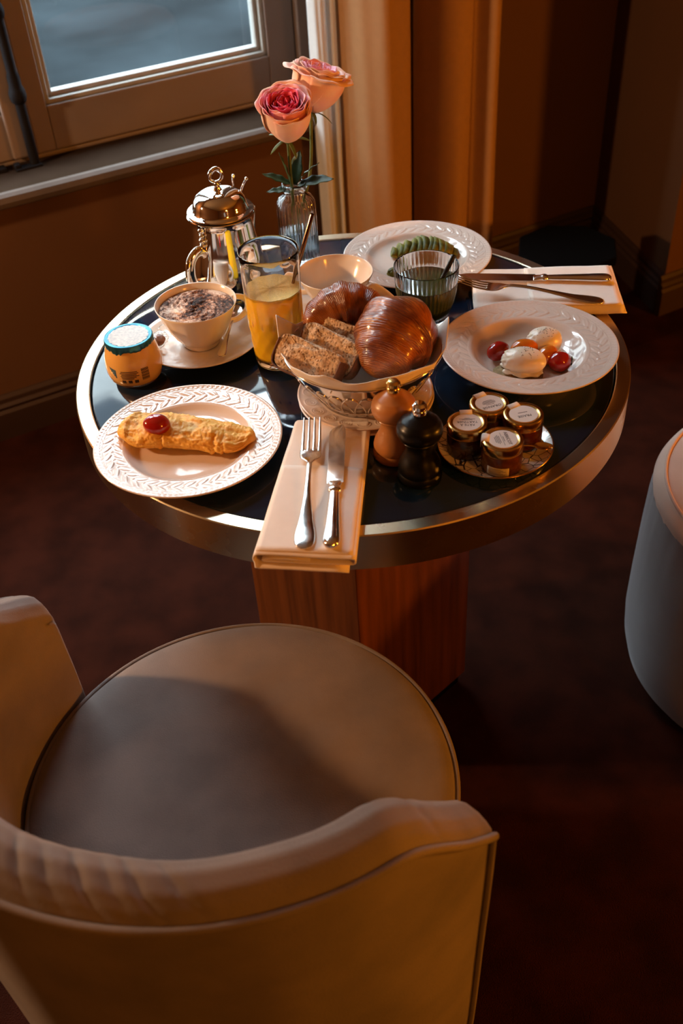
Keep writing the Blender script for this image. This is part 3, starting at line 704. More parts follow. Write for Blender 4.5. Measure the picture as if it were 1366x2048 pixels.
def cup(label, x, y, rim, H, haz, coffee):
    zb = T+.0066 if coffee else T+.0058
    t = thing('coffee_cup', label, 'cup', (x, y, zb), 0, 'white coffee cups')
    f = rim/.0605
    out = [(0, .002), (.022, .002), (.0235, .0), (.0265, .0), (.0275, .003), (.0268, .006), (.031, .009), (.040, .020), (.0475, .034), (.0540, .050), (.0590, .0615), (.0605, .0655)]
    inn = [(.0600, .0664), (.0588, .0655), (.0565, .058), (.0515, .046), (.0450, .032), (.0370, .019), (.028, .010), (.012, .0065), (0, .006)]
    sc = lambda L: [(r*f, z*H/.0664) for r, z in L]
    def fun(th, R, Z): 
        k = (Z > .012)*(Z < .058)*(np.arange(R.shape[1])[None] < 11)
        return R+k*.0004*np.sin(th*20)*np.sin(np.clip((Z-.012)/.046, 0, 1)*PI), Z
    lathe('body', sc(out+inn), 'cup_white', t, 120, fun, sharp=None)
    ca, sa = math.cos(haz), math.sin(haz)
    hp = [(.0560*f, .0575), (.063, .0585), (.075, .052), (.0785, .041), (.072, .030), (.058, .023), (.0418*f, .0235)]
    P = smoothpts([(r*ca, r*sa, z*H/.0664) for r, z in hp], 6)
    sweep('handle', P, [(.0048, .0030)]*len(P), 'cup_white', t, n=10, up=(-sa, ca, 0))
    if coffee:
        def fo(th, R, Z): return R, Z+.0013*np.sin(th*5+R*300)*np.cos(R*210)*(R < .054)+.0008*np.sin(th*17+R*900)*(R < .054)
        lathe('milk_foam', [(0, .0605), (.006, .0605)]+[(.006+.00155*i, .0603+.0006*math.sin(i)) for i in range(1, 31)]+[(.0540, .0600), (.0530, .057), (0, .056)], 'coffee_foam', t, 120, fo, sharp=None)
    return t
saucer('white saucer under the cappuccino, with a spoon and a sweet', -.222, .0480)
cup('white cup full of cappuccino dusted with cocoa', -.222, .0480, .0605, .0690, rad(22), True)
saucer('white saucer under the empty cup behind the pastries', -.0165, .1420, .3, .87)
cup('empty white cup between the orange juice and the green smoothie', -.0165, .1420, .0590, .0560, rad(170), False)

# --- cutlery makers
def ribbon(name, prof, m, parent, n=14, sharp=None):
    """prof: (y, half width, half thick, z) along +y"""
    P = [(0, y, z) for y, w, h, z in prof]
    V, F = sweep_data(P, [(w, h) for y, w, h, z in prof], n, up=(0, 0, 1)); return mesh(name, V, F, m, parent, True, sharp)
def dense(prof, per=6):
    a = smoothpts([(p[0], p[1], p[2]) for p in prof], per); b = smoothpts([(p[0], p[3], 0) for p in prof], per)
    return [(p.x, max(.0002, p.y), max(.0002, p.z), q.y) for p, q in zip(a, b)]
def fork(label, loc, rz, L, up=1, tilt=0.0, group='forks'):
    t = thing('fork', label, 'fork', loc, rz, group); t.rotation_euler = (tilt, 0, rz); k = L/.21
    pr = [(-.004, .004, .001, .0015), (.000, .0085, .0014, .0016), (.006, .0106, .0016, .0017), (.018, .0108, .0017, .0018), (.040, .0075, .0018, .0028), (.070, .0045, .0020, .0060), (.100, .0032, .0022, .0085), (.122, .0030, .0020, .0085), (.130, .0034, .0018, .0075), (.136, .0066, .0014, .0060), (.143, .0112, .0011, .0042), (.152, .0122, .0010, .0028), (.160, .0122, .0009, .0026)]
    pr = [(y*k, w*k, h*k, z*k) for y, w, h, z in pr]
    ribbon('handle', dense(pr), 'cutlery_steel', t)
    for i in range(4):
        x = (-.0096+i*.0064)*k
        P = smoothpts([(x, .157*k, .0026*k), (x, .172*k, .0036*k), (x*.98, .190*k, .0072*k), (x*.97, .2085*k, .0125*k)], 5)
        sweep('tine', P, [(.0023*k*(1-.55*(i_/(len(P)-1))), .0012*k*(1-.4*(i_/(len(P)-1)))) for i_ in range(len(P))], 'cutlery_steel', t, n=8, up=(0, 0, 1))
    return t
def knife(label, loc, rz, L, group='knives', roll=0.0):
    t = thing('table_knife', label, 'knife', loc, rz, group); t.rotation_euler = (0, roll, rz); k = L/.235
    pr = [(-.003, .003, .0025, .0062), (.000, .0072, .0048, .0062), (.005, .0093, .0060, .0062), (.014, .0096, .0062, .0062), (.040, .0082, .0056, .0058), (.070, .0070, .0050, .0054), (.088, .0062, .0046, .0050), (.094, .0058, .0044, .0048)]
    ribbon('handle', dense([(y*k, w*k, h*k, z*k) for y, w, h, z in pr]), 'cutlery_steel', t)
    pr = [(.093, .0058, .0044, .0048), (.096, .0080, .0056, .0048), (.100, .0084, .0056, .0048), (.104, .0068, .0046, .0048), (.110, .0082, .0034, .0046), (.115, .0088, .0020, .0046)]
    ribbon('bolster', dense([(y*k, w*k, h*k, z*k) for y, w, h, z in pr]), 'cutlery_steel', t)
    # blade with a curved tip
    N_ = 26; V = []; F = []
    for i in range(N_):
        f = i/(N_-1); y = (.112+.118*f)*k; tip = max(0, (f-.80)/.2)
        xl = -.0108*k*(1-.14*(1-f))*(1-tip**3.0)+.004*k*tip**3; xr = .0104*k-.0040*k*tip**3
        th = .0011*k
        V += [(xl, y, .0046*k), ((xl+xr)/2, y, .0046*k+th), (xr, y, .0046*k+th), (xr, y, .0046*k-th), ((xl+xr)/2, y, .0046*k-th)]
    for i in range(N_-1):
        for j in range(5): F.append((i*5+j, i*5+(j+1) % 5, i*5+5+(j+1) % 5, i*5+5+j))
    F += [(4, 3, 2, 1, 0), tuple((N_-1)*5+j for j in range(5))]
    mesh('blade', V, F, 'cutlery_steel', t, True, 35)
    return t
def spoon(label, loc, rot, L, m='cutlery_steel', cat='spoon'):
    t = thing('teaspoon', label, cat, loc, 0, 'teaspoons'); t.rotation_euler = rot; k = L/.14
    pr = [(-.002, .003, .0008, .0015), (.002, .0066, .0011, .0015), (.010, .0072, .0012, .0016), (.035, .0044, .0013, .0028), (.065, .0026, .0014, .0055), (.090, .0024, .0014, .0058), (.100, .0038, .0012, .0045)]
    ribbon('handle', dense([(y*k, w*k, h*k, z*k) for y, w, h, z in pr]), m, t)
    def bowl(u, v):
        a = u*2*PI; r = v; x = .0145*k*r*math.cos(a)*(1-.12*math.sin(a)*r); y = (.119+.0215*r*math.sin(a))*k; return (x, y, (.0045-.0060*(1-r*r))*k+.0018*k)
    grid('bowl', 36, 10, bowl, m, t, wrapu=True, thick=.0012*k)
    return t

# --- folded napkins
def napkin(label, loc, rz, W0, W1, L, group, extra):
    """folded linen strip: section is a rolled fold, length L along +y, width W0 at the near end, W1 at the far end"""
    t = thing('folded_napkin', label, 'napkin', loc, rz, group)
    z1, z2, z3, z4 = .0022, .0078, .0120, .0172
    def arc(xc, zc, r, a0, a1, n=7): return [(xc+r*math.cos(rad(a0+(a1-a0)*i/n)), zc+r*math.sin(rad(a0+(a1-a0)*i/n))) for i in range(n+1)]
    h = .5
    path = [(h-.07, z1-.0002), (.2, z1), (0, z1), (-.2, z1), (-h+.08, z1)]
    path2 = [(h-.03, z2), (.2, z2), (0, z2), (-.2, z2), (-h+.14, z2+.0004)]
    def to(xn, z, y):
        f = y/L; w = W0*(1-f)+W1*f
        return (xn*w, y, z+.0010*nz(xn*3, y*18, 1)+.0006*nz(xn*9, y*40, 2))
    rr = (z4-z1)/2
    sec = [(h-.06, z1, 0), (.25, z1, 0), (0, z1, 0), (-.25, z1, 0)]
    # continuous spiral: bottom sheet, round the left edge, over the top, round the right edge, back inside
    pts = [(xn*1.0, z) for xn, z in [(h-.07, z1), (.28, z1), (.1, z1), (-.1, z1), (-.28, z1), (-h+.09, z1)]]
    aL = rr/ (W0)
    pts += [(-h+.075+a, b) for a, b in [(aL*math.cos(rad(an))*.9, (z1+z4)/2+rr*math.sin(rad(an))) for an in range(-90, -271, -18)]]
    pts += [(xn, z4) for xn in (-.30, -.15, 0, .15, .30, h-.06)]
    r2 = (z4-z2)/2
    pts += [(h-.05+a, b) for a, b in [(r2/W0*math.cos(rad(an)), (z2+z4)/2+r2*math.sin(rad(an))) for an in range(90, -91, -20)]]
    pts += [(xn, z2) for xn in (.30, .15, 0, -.15, -.30, -h+.12)]
    pts += [(-h+.105, z2+.0016), (-h+.11, z2+.0036), (-.30, z2+.0044), (-.1, z2+.0042), (.06, z2+.0042)]
    n = len(pts); ny = 34
    def fun(u, v):
        i = int(round(u*(n-1))); xn, z = pts[i]; y = v*L
        s = 1-.10*extra*(z > .015)*0
        yy = y + (.0020*nz(xn*2, z*300, 9) if v in (0, 1) else 0)
        if z < .004: yy = y - .006*(1-v)*extra
        return to(xn, z, yy)
    o = grid('cloth', n, ny, fun, 'napkin', t, thick=.0022)
    # the pocket edge: a second ply lying over the near two thirds of the top
    def ply(u, v): 
        xn = -.46+.92*u; y = L*.02+v*L*.60; x, yy, z = to(xn, z4, y); return (x, yy, z+.0024-.0012*(abs(u-.5)*2)**6)
    grid('pocket_ply', 20, 20, ply, 'napkin', t, thick=.0016)
    return t
nl = math.hypot(.039, .262)
napkin('folded white napkin under the near fork and knife, overhanging the table edge', (-.0655, -.4490, Z0+.0022), -.142, .120, .103, .258, 'folded napkins', 1)
fork('fork lying tines outward on the near napkin', (-.0640, -.4370, T+.0235), -.045, .232)
knife('table knife lying on the near napkin beside the fork', (-.0335, -.4430, T+.0225), -.055, .236)
napkin('folded white napkin at the far right, under the second fork and knife', (.4180, .1230, Z0+.0022), rad(86), .135, .130, .222, 'folded napkins', 1)
fork('fork on the far-right napkin with tines raised behind the soup plate', (.3800, .0720, T+.0215), rad(75), .225, tilt=rad(3.5))
knife('table knife lying on the far-right napkin', (.4060, .1300, T+.0225), rad(81), .236)
spoon('teaspoon on the cappuccino saucer', (-.1870, -.0180, T+.0205), (rad(4), rad(6), rad(-8)), .125)

# --- silver coffee pot
pot = thing('coffee_pot', 'polished silver coffee pot with ring finial behind the cappuccino', 'pot', (-.188, .214, Z0))
lathe('body', [(0, .001), (.046, .001), (.050, .0), (.054, .002), (.0545, .006), (.0535, .009), (.0575, .016), (.0605, .030), (.0605, .046), (.0575, .066), (.0525, .086), (.0490, .104), (.0470, .122), (.0462, .130), (.0485, .133), (.0525, .1345), (.0535, .136), (.0525, .1375), (.045, .138), (0, .138)], 'silver', pot, 96, sharp=45)
lathe('lid', [(0, .1375), (.0500, .1378), (.0525, .1395), (.0515, .1412), (.0440, .1425), (.0425, .1450), (.0418, .1500), (.0395, .1580), (.0340, .1650), (.0250, .1695), (.0120, .1715), (.0060, .1725), (0, .1728)], 'silver', pot, 96, sharp=45)
lathe('finial_stem', [(0, .171), (.0075, .172), (.0050, .1755), (.0045, .1785), (.0062, .1805), (.0040, .183), (.0040, .186), (0, .187)], 'silver', pot, 24, sharp=None)
P = [(.0098*math.cos(2*PI*i/40), .0012*math.sin(4*PI*i/40), .1945+.0098*math.sin(2*PI*i/40)) for i in range(40)]
o = sweep('finial_ring', P, [.0030+.0008*math.sin(2*PI*i/40) for i in range(40)], 'silver', pot, n=10, closed=True); o.rotation_euler = (0, 0, .35)
ha = rad(236); ca, sa = math.cos(ha), math.sin(ha)
P = smoothpts([(r*ca, r*sa, z) for r, z in [(.048, .088), (.058, .097), (.072, .098), (.0850, .088), (.0890, .070), (.0850, .050), (.0740, .034), (.058, .026)]], 8)
sweep('handle', P, [(.0075+.0025*math.sin(i/len(P)*PI), .0056) for i in range(len(P))], 'silver', pot, n=14, up=(-sa, ca, 0))
for r, z, q in ((.053, .094, .0060), (.0525, .103, .0046), (.0520, .111, .0052), (.0515, .119, .0042), (.0515, .127, .0048)):
    blob('hinge_knuckle', 'silver', (r*ca, r*sa, z), (q, q, q*.9), parent=pot, namp=0, nu=16, nv=10)
sa2 = rad(56); c2, s2_ = math.cos(sa2), math.sin(sa2)
for off in (-.008, .006):
    P = smoothpts([(.040*c2-off*s2_, .040*s2_+off*c2, .146), (.046*c2-off*1.2*s2_, .046*s2_+off*1.2*c2, .158), (.050*c2-off*1.6*s2_, .050*s2_+off*1.6*c2, .167), (.056*c2-off*1.9*s2_, .056*s2_+off*1.9*c2, .1735)], 5)
    sweep('thumb_piece', P, [.0030, .0024, .0020]+[.0018]*(len(P)-6)+[.0028, .0032, .0012], 'silver', pot, n=8)
P = smoothpts([(r*c2, r*s2_, z) for r, z in [(.046, .070), (.060, .080), (.068, .098), (.073, .112), (.078, .116)]], 6)
sweep('spout', P, [.0135-.0075*i/(len(P)-1) for i in range(len(P))], 'silver', pot, n=14)

# --- ribbed glass vase with two roses
VX, VY = -.0745, .293
vs = thing('bud_vase', 'ribbed clear glass bottle vase holding two roses', 'vase', (VX, VY, Z0))
vo = [(0, .0), (.026, .0), (.0300, .002), (.0320, .006), (.0325, .020), (.0320, .100), (.0310, .112), (.0270, .1195), (.0200, .1235), (.0175, .127), (.0172, .132), (.0195, .1345), (.0212, .138), (.0208, .1415), (.0185, .1430)]
vi = [(.0168, .1420), (.0150, .136), (.0148, .128), (.0180, .1215), (.0245, .1170), (.0285, .1105), (.0295, .100), (.0300, .020), (.0290, .008), (.024, .0055), (0, .0055)]
lathe('glass_body', vo+vi, 'clear_glass', vs, 192, lambda th, R, Z: (R+((Z > .004)*(Z < .118)*(np.arange(R.shape[1])[None] < 12))*.00055*np.sin(th*32), Z), sharp=None)
lathe('water', [(0, .0052), (.0245, .0052), (.0292, .0085), (.0302, .020), (.0299, .060), (0, .060)], 'water', vs, 64, sharp=None)

def rose(label, base, head, axis, R, Hh, seed, mats_, spread):
    r3 = random.Random(seed)
    t = thing('rose', label, 'rose', base, 0, 'roses in the vase')
    base = Vector(base); hc = Vector(head)-base; ax = Vector(axis).normalized()
    e1 = ax.orthogonal().normalized(); e2 = ax.cross(e1)
    n_p = 30
    for i in range(n_p):
        f = i/(n_p-1)                                   # 0 core .. 1 outer
        s = .10+.90*f**.85; th0 = i*2.39996+r3.uniform(-.2, .2); wid = (1.25-.35*f) if f < .75 else .95
        hh = Hh*(.86+.12*f+r3.uniform(-.03, .03)) if f < .8 else Hh*(.93+r3.uniform(-.06, .02))
        curl = .04+spread*f**1.6+r3.uniform(-.03, .05); ph = r3.uniform(0, 9)
        def fun(u, v, s=s, th0=th0, wid=wid, hh=hh, curl=curl, f=f, ph=ph):
            q = 2*u-1
            ww = wid*(math.sin(min(1, v*1.25+.18)*PI/2)**.8)
            ang = th0+q*ww
            vv = v*(1-.10*abs(q)**3*v)
            prof = math.sin(min(1, .07+vv*1.35)*PI*.5)**.62*(1-.16*max(0, vv-.6)/.4*(1-f))
            lip = max(0, (vv-.72)/.28)
            r = R*s*prof*(1+.05*q*(1 if f < .9 else .4))+R*curl*lip**2*.9
            z = hh*(vv-(.10+.10*f)*lip**2.2*(curl*2.2))
            r += R*.030*lip*math.sin(q*7+ph)+R*.015*math.sin(q*3+ph)*v
            z += hh*.018*lip*math.sin(q*9+ph*2)
            return hc+e1*(r*math.cos(ang))+e2*(r*math.sin(ang))+ax*(z-.45*Hh)
        mm = mats_[0] if f < .50 else (mats_[1] if f < .86 else mats_[2])
        grid('petal', 17, 15, fun, mm, t, thick=.0007)
    # calyx, stem and sepals
    for i in range(5):
        a = i*2*PI/5+seed; d = e1*math.cos(a)+e2*math.sin(a); p0 = hc-ax*(.46*Hh)
        def sep(u, v, d=d, p0=p0):
            q = 2*u-1; w = .0055*(1-v)**.7*(v+.35); sd = ax.cross(d)
            return p0+d*(.006+.030*v)+sd*(q*w)-ax*(.014*v*v-.004*v)
        grid('sepal', 5, 8, sep, 'stem_green', t, thick=.0006)
    blob('hip', 'stem_green', tuple(hc-ax*(.47*Hh)), (.0075, .0075, .008), parent=t, nu=16, nv=10)
    P = smoothpts([(0, 0, 0), tuple(Vector((0, 0, .05))+(hc*.12)), tuple(hc*.55-Vector((0, 0, .0))), tuple(hc-ax*(.47*Hh))], 8)
    sweep('stem', P, .0026, 'stem_green', t, n=8)
    return t, base, hc
def leaf(t, base, direction, L, w, droop, roll=0.0):
    d = Vector(direction).normalized(); sd = d.cross(Vector((0, 0, 1))).normalized(); up = sd.cross(d)
    sd, up = sd*math.cos(roll)+up*math.sin(roll), up*math.cos(roll)-sd*math.sin(roll)
    b = Vector(base)
    def fun(u, v):
        q = 2*u-1; ww = w*math.sin(PI*min(1, .04+v*.96))**.8*(1-.25*v)
        return b+d*(L*v)+sd*(q*ww)+up*(.18*ww*abs(q)-droop*v*v+.001*math.sin(v*20)*abs(q))
    return grid('leaf', 9, 14, fun, 'leaf_green', t, thick=.0006)
t1, b1, h1 = rose('pink and peach rose facing the room, lower of the two', (VX-.004, VY+.002, T+.012), (-.0775, .2780, .9900), (.02, -.40, .92), .0385, .084, 3, ('petal_deep', 'petal_mid', 'petal_pale'), .16)
t2, b2, h2 = rose('open peach rose leaning right behind the pink one', (VX+.006, VY+.004, T+.012), (-.0290, .3360, 1.014), (.30, .08, .95), .0420, .078, 8, ('petal_mid', 'petal_pale', 'petal_pale'), .42)
z = .888
leaf(t1, (.000, -.010, .128), (-.22, -.12, 1.0), .062, .018, .002, .35)
leaf(t1, (.006, -.006, .130), (.20, .10, 1.0), .054, .016, .002, -.3)
leaf(t1, (.0, .0, .128), (-1, -.1, .62), .050, .010, .006, .3)
leaf(t1, (-.002, -.004, .120), (-1, -.3, .25), .040, .008, .006, .3)
leaf(t2, (.0, .0, .125), (1, -.35, .42), .062, .015, .010, -.25)
leaf(t2, (.0, .002, .130), (.8, .2, .75), .045, .011, .006, .4)

# --- orange juice glass with straw
def tumbler(name, label, loc, outer, inner, fun, liquid, lm, liq_name, n=144, fun2=None):
    t = thing(name, label, 'glass', loc)
    lathe('glass_wall', outer+inner, 'clear_glass', t, n, fun, sharp=None)
    lathe(liq_name, liquid, lm, t, n, fun2, sharp=50)
    return t
def cut_pattern(th, R, Z):
    k = (np.arange(R.shape[1])[None] < 17)*(Z > .004)*(Z < .072)*(R > .02)
    a = np.abs(((th*14/(2*PI)+Z*38) % 1)-.5)+np.abs(((th*14/(2*PI)-Z*38) % 1)-.5)
    fl = (np.arange(R.shape[1])[None] < 17)*(Z >= .072)*(Z < .120)
    return R+k*.0011*(a-.5)+fl*.0005*np.cos(th*14), Z
oo = [(0, .0), (.030, .0), (.0335, .002), (.0350, .006)]+[(.0350+.0040*i/12, .006+.066*(i+1)/13) for i in range(12)]+[(.0395, .090), (.0405, .120), (.0418, .170), (.0421, .1745)]
oi = [(.0415, .1755), (.0408, .1745), (.0400, .160), (.0388, .120), (.0372, .080), (.0345, .030), (.0325, .016), (.028, .0135), (0, .0135)]
oj = tumbler('juice_glass', 'tall cut glass of orange juice behind the bread basket', (-.1035, -.0030, Z0), oo, oi, cut_pattern,
             [(0, .0125), (.0300, .0125), (.0350, .016)]+[(.0361+.0033*i/12, .020+.052*i/12) for i in range(13)]+[(.0397, .090), (.0404, .112), (.0402, .1160), (.0394, .1165), (0, .1165)], 'juice_orange', 'juice', fun2=lambda th, R, Z: (cut_pattern(th, R, Z)[0]+.0000, Z))
lathe('froth', [(0, .1170), (.036, .1170), (.0392, .1176), (.0393, .1160), (0, .1160)], 'juice_foam', oj, 64, lambda th, R, Z: (R, Z+.0004*np.sin(th*9+R*500)))
def straw(label, a, b, r, m):
    a, b = Vector(a), Vector(b); d = (b-a); L = d.length
    o = lathe('straw', [(r*.78, 0), (r, 0), (r, L-.0004), (r*.95, L), (r*.80, L), (r*.78, L-.0004), (r*.78, 0)], m, None, 24, sharp=40)
    o.matrix_world = Matrix.Translation(a) @ d.to_track_quat('Z', 'Y').to_matrix().to_4x4()
    return tag(o, label, 'straw', 'metal drinking straws')
straw('copper straw leaning right in the orange juice', (-.098, .0060, T+.050), (-.0400, .0110, T+.2150), .0031, 'copper_straw')

# --- green smoothie glass
go = [(0, .0), (.029, .0), (.0335, .001), (.0345, .003), (.0320, .007), (.0295, .012), (.0310, .018), (.0360, .027), (.0410, .042), (.0445, .060), (.0468, .080), (.0480, .098)]
gi = [(.0478, .0995), (.0470, .0998), (.0464, .098), (.0452, .080), (.0428, .060), (.0392, .042), (.0335, .028), (.024, .0215), (0, .0200)]
gg = tumbler('smoothie_glass', 'footed ribbed glass of dark green smoothie in front of the rear plate', (.1180, .0715, Z0), go, gi,
             lambda th, R, Z: (R+((np.arange(R.shape[1])[None] < 12)*(Z < .090)*(R > .025))*.0006*np.sin(th*44), Z),
             [(0, .0195), (.0245, .0205), (.0350, .0265), (.0412, .042), (.0447, .060), (.0458, .0700), (.0460, .0735), (.0448, .0740), (0, .0738)], 'juice_green', 'smoothie', n=264,
             fun2=lambda th, R, Z: (R+((R > .03)*(Z < .072))*.0006*np.sin(th*44), Z))
straw('dark metal straw standing in the green smoothie', (.113, .0560, T+.0260), (.1590, .0740, T+.1110), .0034, 'black_straw')

# --- bread basket
bk = thing('bread_basket', 'chrome wire bread basket standing on two side plates', 'basket', (BX, BY, ZP))
BH = .0760
prof_r = lambda z: .044+(.1035-.044)*(z/BH)**.60
lathe('rim_band', [(prof_r(BH-.022)-.0004, BH-.022), (prof_r(BH-.022)+.0008, BH-.0225), (prof_r(BH-.011)+.0010, BH-.011), (prof_r(BH)+.0008, BH-.001), (prof_r(BH)+.0003, BH), (prof_r(BH)-.0006, BH-.001), (prof_r(BH-.011)-.0006, BH-.011), (prof_r(BH-.022)-.0004, BH-.022)], 'chrome', bk, 120, sharp=35)
P = [((prof_r(BH)+.0006)*math.cos(2*PI*i/96), (prof_r(BH)+.0006)*math.sin(2*PI*i/96), BH) for i in range(96)]
sweep('rim_wire', P, .0020, 'chrome', bk, n=8, closed=True)
NL = 28; dA = 2*PI/NL
LP = []
for i in range(25):
    f = i/24; a = (f-.5)*dA*2.1; hgt = math.sin(f*PI)**.42; zz = .006+(BH-.018-.006)*hgt; a2 = a*(1.0-.15*hgt)
    r = prof_r(zz)+.0016; LP.append((r*math.cos(a2), r*math.sin(a2), zz))
Vl, Fl = sweep_data(LP, .00115, 6)
loop_me = bpy.data.meshes.new('wire_loop'); loop_me.from_pydata([tuple(v) for v in Vl], [], Fl); loop_me.materials.append(MATS['chrome']); loop_me.polygons.foreach_set('use_smooth', [True]*len(loop_me.polygons))
for i in range(NL): o = link('wire_loop', loop_me, bk); o.rotation_euler = (0, 0, i*dA)
for zz in (.016, .007):
    P = [((prof_r(zz)+.0004)*math.cos(2*PI*i/80), (prof_r(zz)+.0004)*math.sin(2*PI*i/80), zz) for i in range(80)]
    sweep('base_wire', P, .0014, 'chrome', bk, n=6, closed=True)
lathe('foot_ring', [(.041, .0), (.0435, .0), (.0455, .004), (.0465, .008), (.0445, .009), (.041, .006), (.041, .0)], 'chrome', bk, 80)
lathe('base_disc', [(0, .004), (.043, .004), (.043, .0055), (0, .0055)], 'chrome', bk, 64)
# cloth lining with corners standing up over the rim
def liner(u, v):
    a = u*2*PI
    corner = 0
    for c, h_, w in ((rad(165), .034, .30), (rad(243), .009, .22), (rad(5), .026, .22), (rad(80), .028, .5)):
        d = (a-c+PI) % (2*PI)-PI; corner += h_*max(0, 1-abs(d)/w)
    fr_ = max(0, math.cos(a-rad(268)))**.8; zt = BH+.0035+corner+.003*math.sin(a*5+1)+.0135*fr_
    z = .0075+(zt-.0075)*v**1.1 if v > 0 else .0075
    r = (prof_r(min(z, BH))-.0030)*(min(1, v*3.2)**.8)
    over = max(0, z-BH); r += over*.28+.0012*math.sin(a*13+v*4)*v+.0035*nz(math.cos(a)*3, math.sin(a)*3, v*2.5)*v
    if v > .72: r += .0042*(v-.72)/.28
    return (BX+r*math.cos(a), BY+r*math.sin(a), ZP+z)
ln = grid('basket_liner', 120, 26, liner, 'liner_paper', wrapu=True, thick=.0012)
tag(ln, 'peach paper napkin lining the bread basket, corners standing up', 'napkin')

# --- croissants
def croissant(label, pts, R, steps, seed, squash=.92, up=(0, 0, 1)):
    P = smoothpts(pts, 16); n = len(P); ns = 44; V = []; UV = []
    prev = None
    for i in range(n):
        s = i/(n-1); d = (P[min(i+1, n-1)]-P[max(i-1, 0)]).normalized()
        side = d.cross(Vector(up)); side.normalize(); nn = side.cross(d)
        m_ = abs(2*s-1)
        env = (1-m_**3.0)**.48 if m_ < 1 else 0
        # terraces rolling towards the middle
        ph = (1-m_)*steps; st_ = (math.floor(ph)+min(1, (ph-math.floor(ph))*2.4)**.6)/steps
        r = R*(.30*env+.70*env*(.35+.65*st_))
        for j in range(ns):
            a = 2*PI*j/ns
            w = 1+.035*noise.noise(Vector((math.cos(a)*2+seed, math.sin(a)*2, s*9)))+.006*math.sin(s*190+4*math.sin(a*2+seed))+.02*noise.noise(Vector((s*30, a*1.5, seed)))
            V.append(P[i]+side*(math.cos(a)*r*w)+nn*(math.sin(a)*r*w*squash)); UV.append((s*1.4+.05*math.sin(a), j/ns))
    F = []
    for i in range(n-1):
        for j in range(ns): F.append((i*ns+j, i*ns+(j+1) % ns, (i+1)*ns+(j+1) % ns, (i+1)*ns+j))
    o = mesh('croissant', V, F, 'croissant', None, True, None, UV); return tag(o, label, 'croissant', 'croissants in the basket')
croissant('large glazed croissant at the right of the bread basket, its tip forward', [(.0290, -.1860, .8230), (.0400, -.1650, .8330), (.0540, -.1390, .8440), (.0700, -.1210, .8440), (.0830, -.1190, .8270), (.0850, -.1260, .8020)], .0535, 3.3, 2.0)
croissant('glazed croissant lying across the back of the bread basket', [(-.0580, -.0820, .8350), (-.0350, -.0660, .8460), (-.0050, -.0590, .8530), (.0250, -.0600, .8510), (.0480, -.0740, .8400)], .0345, 3.4, 6.0)

# --- bread slices
def bread(label, c, direction, L, H, th, lean, seed):
    """a cut piece of loaf: crumb slab with a domed crust along the lower edge and ends"""
    rz = math.atan2(direction[1], direction[0])
    t = thing('bread_slice', label, 'bread', c, 0, 'bread slices in the basket'); t.rotation_euler = (lean, direction[2], rz)
    def outline(a, k):
        x = math.cos(a); z = math.sin(a)
        return (L/2*math.copysign(abs(x)**.32, x)*k, H/2*math.copysign(abs(z)**(.28 if z > 0 else .55), z)*k)
    def slab(u, v):
        a = u*2*PI
        if v < .4: k = v/.4; y = -th/2
        elif v > .6: k = (1-v)/.4; y = th/2
        else: k = 1; y = -th/2+th*(v-.4)/.2
        x, z = outline(a, k); q = Vector((x*90+seed, y*90, z*90))
        holes = max(0, noise.noise(q*1.6)-.15)*.006+max(0, noise.noise(q*3.5)-.1)*.003
        n_ = noise.noise(q*.5)*.0042+noise.noise(q*2.3)*.0010
        sy = -1 if y < 0 else 1
        return (x*(1-.01*k)+n_*.4, y+n_-sy*holes*(k < .97), z+n_*.5-(holes*1.2 if z > H*.36 else 0))
    o = grid('crumb', 110, 34, slab, 'bread_crumb', t, wrapu=True)
    def crust(u, v):
        a = PI*(.93+1.14*u); x, z = outline(a, 1.0)
        b = (v-.5)*2; rr = 1.0+.035*(1-b*b)+.02*nz(u*14, v*4, seed)
        return (x*rr, (th/2+.0008)*b, z*rr-.0012)
    grid('crust', 60, 9, crust, 'bread_crust', t, thick=.0025)
    return t
bread('front bread slice, thick airy crumb, leaning out of the basket', (-.0540, -.1470, T+.0850), (.080, -.055, .10), .096, .046, .022, rad(-42), 1.0)
bread('middle bread slice between the front slice and the croissants', (-.0260, -.1300, T+.0890), (.072, -.062, .12), .092, .048, .016, rad(-38), 5.0)
bread('rear bread slice with dark crust, tucked under the back croissant', (-.0150, -.1040, T+.0920), (.070, -.055, .10), .080, .044, .014, rad(-34), 9.0)

# --- salt and pepper mills
def mill(label, loc, m, H, knob_m):
    t = thing('pepper_mill', label, 'mill', loc, 0, 'table mills'); k = H/.100
    lathe('body', [(r, z*k) for r, z in [(0, 0), (.0262, 0), (.0275, .002), (.0278, .007), (.0270, .011), (.0262, .0125), (.0270, .014), (.0268, .019), (.0252, .026), (.0215, .034), (.0178, .042), (.0168, .050), (.0178, .056), (.0200, .0595), (.0225, .0615), (.0215, .0630), (0, .0630)]], m, t, 64, sharp=35)
    lathe('head', [(r, z*k) for r, z in [(0, .0632), (.0220, .0632), (.0258, .0660), (.0280, .0715), (.0282, .0770), (.0272, .0820), (.0250, .0860), (.0222, .0885), (.0216, .0895), (.0200, .0905), (.0140, .0950), (.0085, .0985), (0, .0990)]], m, t, 64, sharp=35)
    lathe('knob', [(r, z*k) for r, z in [(0, .0985), (.0072, .0985), (.0085, .0998), (.0088, .1040), (.0082, .1055), (.0076, .1062), (.0090, .1085), (.0086, .1120), (.0060, .1148), (0, .1160)]], knob_m, t, 48, lambda th, R, Z: (R+((Z > .0990*k)*(Z < .1050*k))*.0003*np.sin(th*24), Z), sharp=35)
    return t
mill('natural wood pepper mill beside the bread basket', (.0500, -.2460, Z0), 'mill_wood', .098, 'gold_lid')
mill('black wooden pepper mill nearest the table edge', (.0780, -.2935, Z0), 'mill_black', .096, 'silver')

